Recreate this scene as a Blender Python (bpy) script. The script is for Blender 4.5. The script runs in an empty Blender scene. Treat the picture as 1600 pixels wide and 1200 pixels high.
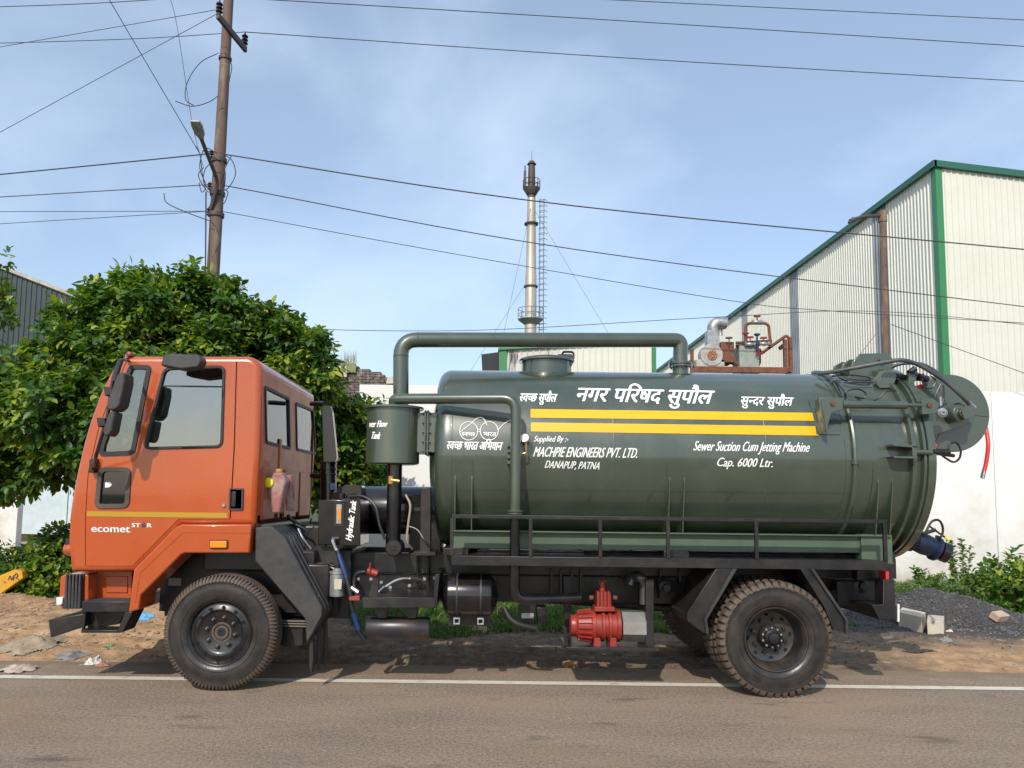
import bpy, bmesh, math, random
import numpy as np
from mathutils import Vector, Matrix
R = math.radians
random.seed(7); rng = np.random.default_rng(7)
sc = bpy.context.scene
COL = sc.collection
# ------------------------------------------------------------------ camera
FPX = 1202.0; PPX = 765.0; PPY = 668.0
CAM = Vector((0.0, -6.97, 1.75))
CROT = Matrix.Rotation(R(90 + 5.1), 3, 'X') @ Matrix.Rotation(R(0.68), 3, 'Z')
cd = bpy.data.cameras.new('camera'); co = bpy.data.objects.new('camera', cd); COL.objects.link(co)
co.matrix_world = Matrix.Translation(CAM) @ CROT.to_4x4()
cd.sensor_fit = 'HORIZONTAL'; cd.sensor_width = 36.0; cd.lens = 36.0 * FPX / 1600.0
cd.shift_x = (800 - PPX) / 1600.0; cd.shift_y = (PPY - 600) / 1600.0
cd.clip_start = 0.05; cd.clip_end = 3000
sc.camera = co
# ------------------------------------------------------------------ sky and sun
SUN = Vector((-0.38, -1.22, 1.0)).normalized()       # towards the sun
elev = math.asin(SUN.z); azim = math.atan2(SUN.x, SUN.y)
w = bpy.data.worlds.new('World'); sc.world = w; w.use_nodes = True
nt = w.node_tree; bg = nt.nodes['Background']
sky = nt.nodes.new('ShaderNodeTexSky'); sky.sky_type = 'NISHITA'; sky.sun_disc = False
sky.sun_elevation = elev; sky.sun_rotation = azim; sky.altitude = 50
sky.air_density = 1.1; sky.dust_density = 1.2; sky.ozone_density = 2.2
tc = nt.nodes.new('ShaderNodeTexCoord')
mp = nt.nodes.new('ShaderNodeMapping'); mp.inputs['Scale'].default_value = (1.0, 1.0, 1.5); mp.inputs['Rotation'].default_value = (0.3, 0.5, 0.2)
nz = nt.nodes.new('ShaderNodeTexNoise'); nz.inputs['Scale'].default_value = 2.6; nz.inputs['Detail'].default_value = 7; nz.inputs['Roughness'].default_value = 0.5; nz.inputs['Distortion'].default_value = 0.35
cr = nt.nodes.new('ShaderNodeValToRGB'); cr.color_ramp.elements[0].position = 0.42; cr.color_ramp.elements[1].position = 0.78
cr.color_ramp.elements[0].color = (0.26, 0.26, 0.26, 1); cr.color_ramp.elements[1].color = (0.80, 0.80, 0.80, 1)
mx = nt.nodes.new('ShaderNodeMixRGB'); mx.inputs['Color2'].default_value = (5.1, 6.1, 7.4, 1)
nt.links.new(tc.outputs['Generated'], mp.inputs[0]); nt.links.new(mp.outputs[0], nz.inputs['Vector']); nt.links.new(nz.outputs['Fac'], cr.inputs[0])
nt.links.new(cr.outputs[0], mx.inputs['Fac']); nt.links.new(sky.outputs[0], mx.inputs['Color1']); nt.links.new(mx.outputs[0], bg.inputs[0])
bg.inputs[1].default_value = 0.15
sl = bpy.data.lights.new('sun', 'SUN'); so = bpy.data.objects.new('sun', sl); COL.objects.link(so)
sl.energy = 3.5; sl.angle = R(0.53); sl.color = (1.0, 0.93, 0.82)
so.rotation_euler = SUN.to_track_quat('Z', 'Y').to_euler(); so.location = (0, 0, 30)
sc.view_settings.view_transform = 'Standard'; sc.view_settings.look = 'None'; sc.view_settings.gamma = 1
sc.view_settings.use_curve_mapping = False; sc.view_settings.exposure = 0.15
sc.cycles.max_bounces = 8; sc.cycles.transparent_max_bounces = 12

# ------------------------------------------------------------------ measuring: points of the place seen through a pixel of the survey photo
def ray(u, v):
    return CROT @ Vector(((u - PPX) / FPX, -(v - PPY) / FPX, -1.0))
def P(u, v, Y):
    d = ray(u, v); t = (Y - CAM.y) / d.y; return CAM + d * t
def PX(u, v, X):
    d = ray(u, v); t = (X - CAM.x) / d.x; return CAM + d * t
def PZ(u, v, Z):
    d = ray(u, v); t = (Z - CAM.z) / d.z; return CAM + d * t
def xz(pts, Y):
    return [(P(u, v, Y).x, P(u, v, Y).z) for u, v in pts]
def S(Y):                                            # metres per photo pixel at depth Y
    return (Y - CAM.y) / FPX
# ------------------------------------------------------------------ materials
MATS = {}
def mat(name, c, rough=0.5, metal=0.0, coat=0.0, c2=None, scale=6.0, bump=0.0, bscale=None, lo=0.35, hi=0.65, stretch=None, spec=0.5, trans=0.0, c3=None, dustc=None, dust=0.0):
    if name in MATS: return MATS[name]
    m = bpy.data.materials.new(name); m.use_nodes = True; n = m.node_tree; b = n.nodes['Principled BSDF']
    b.inputs['Base Color'].default_value = (*c, 1); b.inputs['Roughness'].default_value = rough; b.inputs['Metallic'].default_value = metal
    b.inputs['Coat Weight'].default_value = coat; b.inputs['Coat Roughness'].default_value = 0.04
    b.inputs['Specular IOR Level'].default_value = spec
    if trans: b.inputs['Transmission Weight'].default_value = trans
    if c2 or bump or dustc:
        t = n.nodes.new('ShaderNodeTexCoord'); mpn = n.nodes.new('ShaderNodeMapping'); n.links.new(t.outputs['Object'], mpn.inputs[0])
        if stretch: mpn.inputs['Scale'].default_value = stretch
    col = None
    if c2:
        z = n.nodes.new('ShaderNodeTexNoise'); z.inputs['Scale'].default_value = scale; z.inputs['Detail'].default_value = 7; z.inputs['Roughness'].default_value = 0.6
        n.links.new(mpn.outputs[0], z.inputs['Vector'])
        r = n.nodes.new('ShaderNodeValToRGB'); r.color_ramp.elements[0].position = lo; r.color_ramp.elements[1].position = hi
        r.color_ramp.elements[0].color = (*c, 1); r.color_ramp.elements[1].color = (*c2, 1)
        if c3:
            e = r.color_ramp.elements.new((lo + hi) / 2); e.color = (*c3, 1)
        n.links.new(z.outputs['Fac'], r.inputs[0]); col = r.outputs[0]
    if dustc:
        z = n.nodes.new('ShaderNodeTexNoise'); z.inputs['Scale'].default_value = 3.3; z.inputs['Detail'].default_value = 8; z.inputs['Roughness'].default_value = 0.7
        n.links.new(mpn.outputs[0], z.inputs['Vector'])
        r = n.nodes.new('ShaderNodeValToRGB'); r.color_ramp.elements[0].position = 0.42; r.color_ramp.elements[1].position = 0.78
        r.color_ramp.elements[0].color = (0, 0, 0, 1); r.color_ramp.elements[1].color = (dust, dust, dust, 1)
        n.links.new(z.outputs['Fac'], r.inputs[0])
        x = n.nodes.new('ShaderNodeMixRGB'); n.links.new(r.outputs[0], x.inputs['Fac'])
        if col: n.links.new(col, x.inputs['Color1'])
        else: x.inputs['Color1'].default_value = (*c, 1)
        x.inputs['Color2'].default_value = (*dustc, 1); col = x.outputs[0]
        a = n.nodes.new('ShaderNodeMath'); a.operation = 'MULTIPLY_ADD'; n.links.new(r.outputs[0], a.inputs[0]); a.inputs[1].default_value = 0.6; a.inputs[2].default_value = rough
        n.links.new(a.outputs[0], b.inputs['Roughness'])
    if col: n.links.new(col, b.inputs['Base Color'])
    if bump:
        z = n.nodes.new('ShaderNodeTexNoise'); z.inputs['Scale'].default_value = bscale or scale * 3; z.inputs['Detail'].default_value = 5
        n.links.new(mpn.outputs[0], z.inputs['Vector'])
        q = n.nodes.new('ShaderNodeBump'); q.inputs['Strength'].default_value = bump; q.inputs['Distance'].default_value = 0.02
        n.links.new(z.outputs['Fac'], q.inputs['Height']); n.links.new(q.outputs[0], b.inputs['Normal'])
    MATS[name] = m; return m
DUST = (0.22, 0.16, 0.10)
M_green = mat('green_paint', (0.037, 0.054, 0.034), 0.32, coat=0.9, spec=.7, c2=(0.042, 0.060, 0.039), scale=1.6, bump=0.09, bscale=2.6, dustc=(0.12, 0.12, 0.085), dust=0.26, stretch=(1,1,.55))
M_beam = mat('green_beam_paint', (0.062, 0.100, 0.060), 0.42, c2=(0.072, 0.112, 0.070), dustc=(0.14, 0.14, 0.10), dust=0.35)
M_orange = mat('orange_paint', (0.39, 0.064, 0.009), 0.27, coat=0.65, c2=(0.42, 0.070, 0.011), scale=1.5, bump=0.012, bscale=1.2, dustc=(0.42, 0.15, 0.06), dust=0.15)
M_gold = mat('gold_stripe', (0.42, 0.24, 0.015), 0.3, coat=0.5)
M_yellow = mat('yellow_vinyl', (0.72, 0.40, 0.003), 0.35, c2=(0.68, 0.36, 0.005), scale=3, lo=.55, hi=.75)
M_black = mat('black_chassis', (0.008, 0.008, 0.0095), 0.36, c2=(0.013, 0.013, 0.015), scale=9, dustc=DUST, dust=0.13, bump=0.06)
M_bgloss = mat('black_gloss', (0.006, 0.006, 0.008), 0.18, coat=0.3, dustc=DUST, dust=0.09)
M_plastic = mat('grey_plastic', (0.022, 0.024, 0.028), 0.5, c2=(0.030, 0.032, 0.036), scale=14, bump=0.1, bscale=120, dustc=DUST, dust=0.2)
M_rubber = mat('rubber_seal', (0.016, 0.016, 0.016), 0.6)
M_tyre = mat('tyre_rubber', (0.055, 0.042, 0.035), 0.7, c2=(0.12, 0.085, 0.062), scale=5, bump=0.25, bscale=60, lo=.3, hi=.75)
M_side = mat('tyre_sidewall', (0.017, 0.016, 0.0155), 0.34, c2=(0.055, 0.043, 0.034), scale=7, bump=0.1, bscale=45, lo=.4, hi=.8)
M_white = mat('white_paint', (0.82, 0.82, 0.80), 0.5)
M_steel = mat('steel', (0.55, 0.55, 0.54), 0.3, metal=0.9, c2=(0.35, 0.34, 0.32), scale=20)
M_galv = mat('galvanised', (0.42, 0.43, 0.44), 0.45, metal=0.6, c2=(0.25, 0.26, 0.27), scale=12)
M_red = mat('red_paint', (0.30, 0.020, 0.013), 0.38, c2=(0.22, 0.018, 0.013), scale=15, dustc=DUST, dust=0.3)
M_redhose = mat('red_hose', (0.60, 0.03, 0.025), 0.4)
M_blue = mat('blue_paint', (0.008, 0.016, 0.06), 0.45, c2=(0.007, 0.010, 0.028), scale=20)
M_rust = mat('rust', (0.11, 0.042, 0.025), 0.85, c2=(0.19, 0.075, 0.04), scale=14, bump=0.3)
M_rustp = mat('rusty_pole', (0.15, 0.10, 0.078), 0.8, c2=(0.24, 0.175, 0.12), scale=4, c3=(0.12, 0.078, 0.065), stretch=(1, 1, .25), bump=0.2)
M_amber = mat('amber_lens', (0.75, 0.25, 0.01), 0.15, coat=1)
M_lamp = mat('clear_lens', (0.75, 0.75, 0.72), 0.15, coat=1)
M_brass = mat('brass', (0.6, 0.33, 0.12), 0.35, metal=0.8)
M_cream = mat('cream_concrete', (0.55, 0.50, 0.40), 0.8, c2=(0.44, 0.39, 0.31), scale=5, bump=0.15)
M_seat = mat('dark_seat', (0.05, 0.05, 0.05), 0.8)
M_lid = mat('yellow_cap', (0.85, 0.72, 0.02), 0.4)
M_bottle = mat('washer_bottle', (0.50, 0.36, 0.32), 0.35, trans=0.3, c2=(0.42, 0.16, 0.15), scale=5, stretch=(1, 1, 2), lo=.45, hi=.55)
M_pipeb = mat('hose_black', (0.015, 0.015, 0.018), 0.4)
M_blues = mat('blue_sleeve', (0.014, 0.035, 0.13), 0.4)
M_letters = mat('hand_painted_white', (0.80, 0.80, 0.78), 0.45)
M_corr = mat('cream_cladding', (0.60, 0.60, 0.53), 0.45, c2=(0.65, 0.645, 0.58), scale=0.5, lo=.3, hi=.7, dustc=(0.44, 0.41, 0.33), dust=0.16)
M_skyl = mat('grey_skylight_sheet', (0.14, 0.16, 0.19), 0.35, c2=(0.24, 0.26, 0.29), scale=0.5)
M_trim = mat('green_trim', (0.035, 0.20, 0.075), 0.45)
M_trimd = mat('dark_green_trim', (0.02, 0.11, 0.075), 0.45)
M_dsheet = mat('dark_green_sheet', (0.018, 0.034, 0.038), 0.5, c2=(0.026, 0.045, 0.048), scale=1)
M_insul = mat('insulator', (0.03, 0.018, 0.015), 0.2)
M_wire = mat('wire', (0.055, 0.055, 0.065), 0.6)

def glass(name, tint, refl, rough=0.03):
    m = bpy.data.materials.new(name); m.use_nodes = True; n = m.node_tree
    n.nodes.remove(n.nodes['Principled BSDF']); out = n.nodes['Material Output']
    tr = n.nodes.new('ShaderNodeBsdfTransparent'); tr.inputs[0].default_value = (*tint, 1)
    gl = n.nodes.new('ShaderNodeBsdfGlossy'); gl.inputs['Roughness'].default_value = rough; gl.inputs[0].default_value = (0.85, 0.9, 0.95, 1)
    fr = n.nodes.new('ShaderNodeFresnel'); fr.inputs[0].default_value = 1.5
    ad = n.nodes.new('ShaderNodeMath'); ad.operation = 'ADD'; ad.inputs[1].default_value = refl; ad.use_clamp = True
    mxx = n.nodes.new('ShaderNodeMixShader'); n.links.new(fr.outputs[0], ad.inputs[0]); n.links.new(ad.outputs[0], mxx.inputs[0])
    n.links.new(tr.outputs[0], mxx.inputs[1]); n.links.new(gl.outputs[0], mxx.inputs[2]); n.links.new(mxx.outputs[0], out.inputs[0])
    return m
M_glass = glass('cab_glass', (0.30, 0.34, 0.34), 0.20)
M_glassd = glass('tinted_glass', (0.10, 0.10, 0.10), 0.04)
M_glassq = glass('quarter_glass', (0.60, 0.66, 0.63), 0.10)

def leafmat(name, ca, cb, cc):
    m = bpy.data.materials.new(name); m.use_nodes = True; n = m.node_tree; b = n.nodes['Principled BSDF']; out = n.nodes['Material Output']
    g = n.nodes.new('ShaderNodeNewGeometry'); oi = n.nodes.new('ShaderNodeObjectInfo'); a = n.nodes.new('ShaderNodeMath'); a.operation = 'ADD'
    fr = n.nodes.new('ShaderNodeMath'); fr.operation = 'FRACT'
    n.links.new(g.outputs['Random Per Island'], a.inputs[0]); n.links.new(oi.outputs['Random'], a.inputs[1]); n.links.new(a.outputs[0], fr.inputs[0])
    z = n.nodes.new('ShaderNodeTexNoise'); z.inputs['Scale'].default_value = 1.3; n.links.new(g.outputs['Position'], z.inputs['Vector'])
    s = n.nodes.new('ShaderNodeMath'); s.operation = 'MULTIPLY_ADD'; n.links.new(z.outputs['Fac'], s.inputs[0]); s.inputs[1].default_value = 1.3; s.inputs[2].default_value = -0.65
    t = n.nodes.new('ShaderNodeMath'); t.operation = 'ADD'; t.use_clamp = True; n.links.new(fr.outputs[0], t.inputs[0]); n.links.new(s.outputs[0], t.inputs[1])
    r = n.nodes.new('ShaderNodeValToRGB'); r.color_ramp.elements[0].color = (*ca, 1); r.color_ramp.elements[0].position = 0.15; r.color_ramp.elements[1].color = (*cc, 1); r.color_ramp.elements[1].position = 1.0
    e = r.color_ramp.elements.new(0.72); e.color = (*cb, 1)
    n.links.new(t.outputs[0], r.inputs[0]); n.links.new(r.outputs[0], b.inputs['Base Color']); b.inputs['Roughness'].default_value = 0.45
    tl = n.nodes.new('ShaderNodeBsdfTranslucent'); hs = n.nodes.new('ShaderNodeMixRGB'); hs.blend_type = 'MULTIPLY'; hs.inputs[0].default_value = 1; hs.inputs[2].default_value = (1.5, 1.7, 0.5, 1)
    n.links.new(r.outputs[0], hs.inputs[1]); n.links.new(hs.outputs[0], tl.inputs[0])
    mxx = n.nodes.new('ShaderNodeMixShader'); mxx.inputs[0].default_value = 0.33
    n.links.new(b.outputs[0], mxx.inputs[1]); n.links.new(tl.outputs[0], mxx.inputs[2]); n.links.new(mxx.outputs[0], out.inputs[0])
    return m
M_leaf = leafmat('leaf_green', (0.038, 0.092, 0.015), (0.090, 0.180, 0.024), (0.33, 0.37, 0.035))
M_leafy = leafmat('leaf_yellow_green', (0.040, 0.095, 0.012), (0.095, 0.18, 0.018), (0.30, 0.34, 0.025))
M_weed = leafmat('weed_green', (0.07, 0.13, 0.03), (0.13, 0.21, 0.05), (0.27, 0.25, 0.10))
M_grass = leafmat('grass_green', (0.035, 0.085, 0.014), (0.07, 0.15, 0.02), (0.17, 0.20, 0.05))
M_bark = mat('bark', (0.10, 0.075, 0.05), 0.9, c2=(0.06, 0.045, 0.03), bump=0.4)

# ------------------------------------------------------------------ mesh helpers
class MB:
    def __init__(s): s.v = []; s.f = []
    def add(s, vs, fs):
        o = len(s.v); s.v += [tuple(v) for v in vs]; s.f += [tuple(i + o for i in f) for f in fs]; return s
    def box(s, x0, x1, y0, y1, z0, z1):
        return s.add([(x0,y0,z0),(x1,y0,z0),(x1,y1,z0),(x0,y1,z0),(x0,y0,z1),(x1,y0,z1),(x1,y1,z1),(x0,y1,z1)],
                     [(0,3,2,1),(4,5,6,7),(0,1,5,4),(1,2,6,5),(2,3,7,6),(3,0,4,7)])
    def prism(s, pts, y0, y1):                        # outline in x,z pushed from y0 to y1
        a = sum(pts[i][0]*pts[(i+1)%len(pts)][1]-pts[(i+1)%len(pts)][0]*pts[i][1] for i in range(len(pts)))
        if a < 0: pts = pts[::-1]
        n = len(pts)
        vs = [(x, y0, z) for x, z in pts] + [(x, y1, z) for x, z in pts]
        fs = [tuple(range(n)), tuple(range(2*n-1, n-1, -1))] + [(i, i+n, (i+1)%n+n, (i+1)%n) for i in range(n)]
        return s.add(vs, fs)
    def prismx(s, pts, x0, x1):                       # outline in y,z pushed along x
        a = sum(pts[i][0]*pts[(i+1)%len(pts)][1]-pts[(i+1)%len(pts)][0]*pts[i][1] for i in range(len(pts)))
        if a < 0: pts = pts[::-1]
        n = len(pts)
        vs = [(x0, y, z) for y, z in pts] + [(x1, y, z) for y, z in pts]
        fs = [tuple(range(n-1, -1, -1)), tuple(range(n, 2*n))] + [(i, (i+1)%n, (i+1)%n+n, i+n) for i in range(n)]
        return s.add(vs, fs)
    def tube(s, pts, r, seg=10, cap=True):
        pts = [Vector(p) for p in pts]; n = len(pts)
        rr = r if isinstance(r, (list, tuple)) else [r]*n
        t = [(pts[min(i+1, n-1)] - pts[max(i-1, 0)]).normalized() for i in range(n)]
        up = Vector((0, 0, 1)) if abs(t[0].z) < 0.9 else Vector((1, 0, 0))
        a = t[0].cross(up).normalized(); vs = []
        for i in range(n):
            a = (a - t[i]*a.dot(t[i])).normalized(); b = t[i].cross(a)
            for k in range(seg):
                q = 2*math.pi*k/seg; vs.append(pts[i] + (a*math.cos(q) + b*math.sin(q))*rr[i])
        fs = []
        for i in range(n-1):
            for k in range(seg):
                fs.append((i*seg+k, i*seg+(k+1)%seg, (i+1)*seg+(k+1)%seg, (i+1)*seg+k))
        if cap: fs += [tuple(range(seg-1, -1, -1)), tuple(range((n-1)*seg, n*seg))]
        return s.add(vs, fs)
    def lathe(s, prof, c, axis, seg=32, close=False):   # prof: (radius, distance along axis)
        c = Vector(c); ax = Vector(axis).normalized()
        up = Vector((0, 0, 1)) if abs(ax.z) < 0.9 else Vector((1, 0, 0))
        a = up.cross(ax).normalized(); b = ax.cross(a); vs = []; n = len(prof)
        for r_, h in prof:
            for k in range(seg):
                q = 2*math.pi*k/seg; vs.append(c + ax*h + (a*math.cos(q) + b*math.sin(q))*r_)
        fs = []
        m = n if close else n-1
        for i in range(m):
            j = (i+1) % n
            for k in range(seg):
                fs.append((i*seg+k, i*seg+(k+1)%seg, j*seg+(k+1)%seg, j*seg+k))
        if not close:
            if prof[0][0] > 1e-5: fs.append(tuple(range(seg-1, -1, -1)))
            if prof[-1][0] > 1e-5: fs.append(tuple(range((n-1)*seg, n*seg)))
        return s.add(vs, fs)
def fil(pts, r, k=5):                                 # round the corners of a 3-D path
    pts = [Vector(p) for p in pts]; out = [pts[0]]
    for i in range(1, len(pts)-1):
        a, b, c = pts[i-1], pts[i], pts[i+1]
        la, lc = (a-b).length, (c-b).length; d = min(r, la*.49, lc*.49)
        p0 = b + (a-b)/la*d; p1 = b + (c-b)/lc*d
        for j in range(k+1):
            t = j/k; out.append(p0*(1-t)**2 + b*2*t*(1-t) + p1*t*t)
    out.append(pts[-1]); return out
def curve(pts, k=6):                                  # Catmull-Rom through points
    p = [Vector(q) for q in pts]; p = [p[0]*2-p[1]] + p + [p[-1]*2-p[-2]]; out = []
    for i in range(1, len(p)-2):
        for j in range(k):
            t = j/k; out.append(0.5*((2*p[i]) + (p[i+1]-p[i-1])*t + (2*p[i-1]-5*p[i]+4*p[i+1]-p[i+2])*t*t + (3*p[i]-p[i-1]-3*p[i+1]+p[i+2])*t**3))
    out.append(p[-2]); return out
def fil2(pts, r, k=4):                                # round a closed 2-D outline
    n = len(pts); out = []
    rr = r if isinstance(r, (list, tuple)) else [r]*n
    for i in range(n):
        a, b, c = Vector(pts[i-1]).to_2d(), Vector(pts[i]).to_2d(), Vector(pts[(i+1)%n]).to_2d()
        la, lc = (a-b).length, (c-b).length; d = min(rr[i], la*.48, lc*.48)
        if d < 1e-4: out.append(tuple(b)); continue
        p0 = b+(a-b)/la*d; p1 = b+(c-b)/lc*d
        for j in range(k+1):
            t = j/k; out.append(tuple(p0*(1-t)**2 + b*2*t*(1-t) + p1*t*t))
    return out
def inset(pts, d):                                    # closed 2-D outline moved inwards by d
    a = sum(pts[i][0]*pts[(i+1)%len(pts)][1]-pts[(i+1)%len(pts)][0]*pts[i][1] for i in range(len(pts)))
    sg = 1 if a > 0 else -1; n = len(pts); out = []
    for i in range(n):
        p0, p1, p2 = Vector(pts[i-1]), Vector(pts[i]), Vector(pts[(i+1)%n])
        e0 = (p1-p0).normalized(); e1 = (p2-p1).normalized()
        n0 = Vector((-e0.y, e0.x))*sg; n1 = Vector((-e1.y, e1.x))*sg
        b = (n0+n1); b = b/max(b.length_squared, .3)*2
        out.append(tuple(p1 + b*d))
    return out
def finish(o, m, parent, inv, sharp=35, bevel=0):
    me = o.data
    if m and not me.materials: me.materials.append(m)
    if len(me.polygons):
        me.shade_smooth(); me.set_sharp_from_angle(angle=R(sharp))
    if bevel:
        bv = o.modifiers.new('bevel', 'BEVEL'); bv.width = bevel; bv.segments = 2; bv.limit_method = 'ANGLE'; bv.angle_limit = R(40)
        bv.harden_normals = False
    COL.objects.link(o)
    if parent:
        o.parent = parent
        if inv: o.matrix_parent_inverse = Matrix.Translation(parent.location).inverted()
    return o
def mk(name, mb, m, parent=None, sharp=35, bevel=0, **tags):
    me = bpy.data.meshes.new(name); me.from_pydata(mb.v, [], mb.f); me.validate()
    o = bpy.data.objects.new(name, me); finish(o, m, parent, parent is not None and parent.get('_root', 0) == 1, sharp, bevel)
    for k, v in tags.items(): o[k] = v
    return o
def thing(name, label, cat, loc=(0,0,0), group=None):
    o = bpy.data.objects.new(name, None); o.location = loc; COL.objects.link(o); o.empty_display_size = .2
    o['label'] = label; o['category'] = cat; o['_root'] = 1
    if group: o['group'] = group
    return o
def one(name, mb, m, label, cat, group=None, **kw):
    o = mk(name, mb, m, None, **kw); o['label'] = label; o['category'] = cat
    if group: o['group'] = group
    return o
def plate(name, outer, holes, y0, th, m, parent, bevel=0.004, curve_xy=None):   # sheet in x,z with real openings, th thick from y0 inwards
    cu = bpy.data.curves.new('t', 'CURVE'); cu.dimensions = '2D'; cu.fill_mode = 'BOTH'
    for pts in [outer] + holes:
        sp = cu.splines.new('POLY'); sp.points.add(len(pts)-1)
        for i, p in enumerate(pts): sp.points[i].co = (p[0], p[1], 0, 1)
        sp.use_cyclic_u = True
    cu.extrude = th/2; cu.bevel_depth = 0
    t = bpy.data.objects.new('t', cu); COL.objects.link(t)
    dg = bpy.context.evaluated_depsgraph_get(); me = bpy.data.meshes.new_from_object(t.evaluated_get(dg))
    bpy.data.objects.remove(t); bpy.data.curves.remove(cu)
    bm = bmesh.new(); bm.from_mesh(me); bmesh.ops.remove_doubles(bm, verts=bm.verts, dist=1e-5)
    for v in bm.verts:
        x, z, d = v.co; v.co = curve_xy(x, y0 + th/2 - d, z) if curve_xy else (x, y0 + th/2 - d, z)
    bmesh.ops.recalc_face_normals(bm, faces=bm.faces); bm.to_mesh(me); bm.free(); me.name = name; me.materials.clear()
    o = bpy.data.objects.new(name, me); finish(o, m, parent, parent.get('_root', 0) == 1, 35, bevel); return o

# ================================================================== SETTING
def ground_mat():
    m = bpy.data.materials.new('verge_soil'); m.use_nodes = True; n = m.node_tree; b = n.nodes['Principled BSDF']; b.inputs['Roughness'].default_value = 0.95
    g = n.nodes.new('ShaderNodeNewGeometry'); sx = n.nodes.new('ShaderNodeSeparateXYZ'); n.links.new(g.outputs['Position'], sx.inputs[0])
    def noise(s, d=8, r=.6):
        z = n.nodes.new('ShaderNodeTexNoise'); z.inputs['Scale'].default_value = s; z.inputs['Detail'].default_value = d; z.inputs['Roughness'].default_value = r
        n.links.new(g.outputs['Position'], z.inputs['Vector']); return z.outputs['Fac']
    def ramp(f, stops):
        r = n.nodes.new('ShaderNodeValToRGB'); r.color_ramp.elements[0].position = stops[0][0]; r.color_ramp.elements[0].color = (*stops[0][1], 1)
        r.color_ramp.elements[1].position = stops[-1][0]; r.color_ramp.elements[1].color = (*stops[-1][1], 1)
        for p, c in stops[1:-1]: e = r.color_ramp.elements.new(p); e.color = (*c, 1)
        n.links.new(f, r.inputs[0]); return r.outputs[0]
    def math_(op, a, b_):
        q = n.nodes.new('ShaderNodeMath'); q.operation = op
        for i, x in enumerate((a, b_)):
            if isinstance(x, (int, float)): q.inputs[i].default_value = x
            else: n.links.new(x, q.inputs[i])
        return q.outputs[0]
    def mix(f, a, b_):
        q = n.nodes.new('ShaderNodeMixRGB'); n.links.new(f, q.inputs[0])
        n.links.new(a, q.inputs[1]); n.links.new(b_, q.inputs[2]); return q.outputs[0]
    soil = ramp(noise(7), [(.3, (0.090, 0.062, 0.042)), (.5, (0.17, 0.120, 0.080)), (.7, (0.27, 0.195, 0.13))])
    sand = ramp(noise(5), [(.3, (0.27, 0.15, 0.075)), (.5, (0.42, 0.26, 0.14)), (.7, (0.55, 0.37, 0.215))])
    grav = ramp(noise(38, 4), [(.35, (0.018, 0.017, 0.017)), (.65, (0.095, 0.088, 0.082))])
    green = ramp(noise(6), [(.35, (0.035, 0.05, 0.015)), (.6, (0.07, 0.085, 0.03)), (.8, (0.16, 0.12, 0.07))])
    n2 = noise(1.1, 5)
    # sand: to the left of the front wheel, and a band by the road at the right
    fl = math_('MULTIPLY_ADD', sx.outputs['X'], -0.9); q = fl.node; q.inputs[2].default_value = -2.05
    fr_ = math_('MULTIPLY_ADD', sx.outputs['X'], 0.9); fr_.node.inputs[2].default_value = -3.7
    yb = math_('MULTIPLY_ADD', sx.outputs['Y'], -1.3); yb.node.inputs[2].default_value = 3.5
    fr2 = math_('MINIMUM', fr_, yb)
    f = math_('MAXIMUM', fl, fr2); n2b = math_('MULTIPLY_ADD', n2, 3.0); n2b.node.inputs[2].default_value = -1.5
    f = math_('ADD', f, n2b); f.node.use_clamp = True
    c = mix(f, soil, sand)
    # sprinkled sand stains
    st = ramp(noise(2.6), [(.56, (0, 0, 0)), (.66, (.75, .75, .75))]); c = mix(st, c, ramp(noise(15), [(.3, (0.20, 0.13, 0.075)), (.7, (0.33, 0.22, 0.12))]))
    # grass cover towards the wall
    yg = math_('MULTIPLY_ADD', sx.outputs['Y'], 1.4); yg.node.inputs[2].default_value = -4.6
    yg = math_('ADD', yg, n2b); yg.node.use_clamp = True
    fx = math_('MULTIPLY_ADD', sx.outputs['X'], 1.0); fx.node.inputs[2].default_value = 2.6; fx.node.use_clamp = True
    fy = math_('MULTIPLY_ADD', sx.outputs['Y'], .8); fy.node.inputs[2].default_value = -4.6; fy.node.use_clamp = True
    c = mix(math_('MULTIPLY', yg, math_('MAXIMUM', fx, fy)), c, green)
    # gravel spill by the heap
    gx = math_('SUBTRACT', sx.outputs['X'], 6.1); gy = math_('SUBTRACT', sx.outputs['Y'], 4.5)
    gd = math_('ADD', math_('MULTIPLY', math_('MULTIPLY', gx, gx), .16), math_('MULTIPLY', math_('MULTIPLY', gy, gy), .34))
    gf = math_('MULTIPLY', math_('SUBTRACT', 1.0, gd), 2.5); gf = math_('ADD', gf, n2b); gf.node.use_clamp = True
    c = mix(gf, c, grav)
    n.links.new(c, b.inputs['Base Color'])
    bp = n.nodes.new('ShaderNodeBump'); bp.inputs['Strength'].default_value = 0.9; bp.inputs['Distance'].default_value = 0.03
    n.links.new(noise(24, 8, .7), bp.inputs['Height']); n.links.new(bp.outputs[0], b.inputs['Normal'])
    return m
M_soil = ground_mat()
mk('ground', MB().add([(-700,-500,-.05),(700,-500,-.05),(700,1500,-.05),(-700,1500,-.05)], [(0,1,2,3)]), mat('far_soil', (0.13,0.10,0.065), 0.95, c2=(0.07,0.09,0.03), scale=.3, bump=.3), kind='structure')
from mathutils import noise as mn
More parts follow.
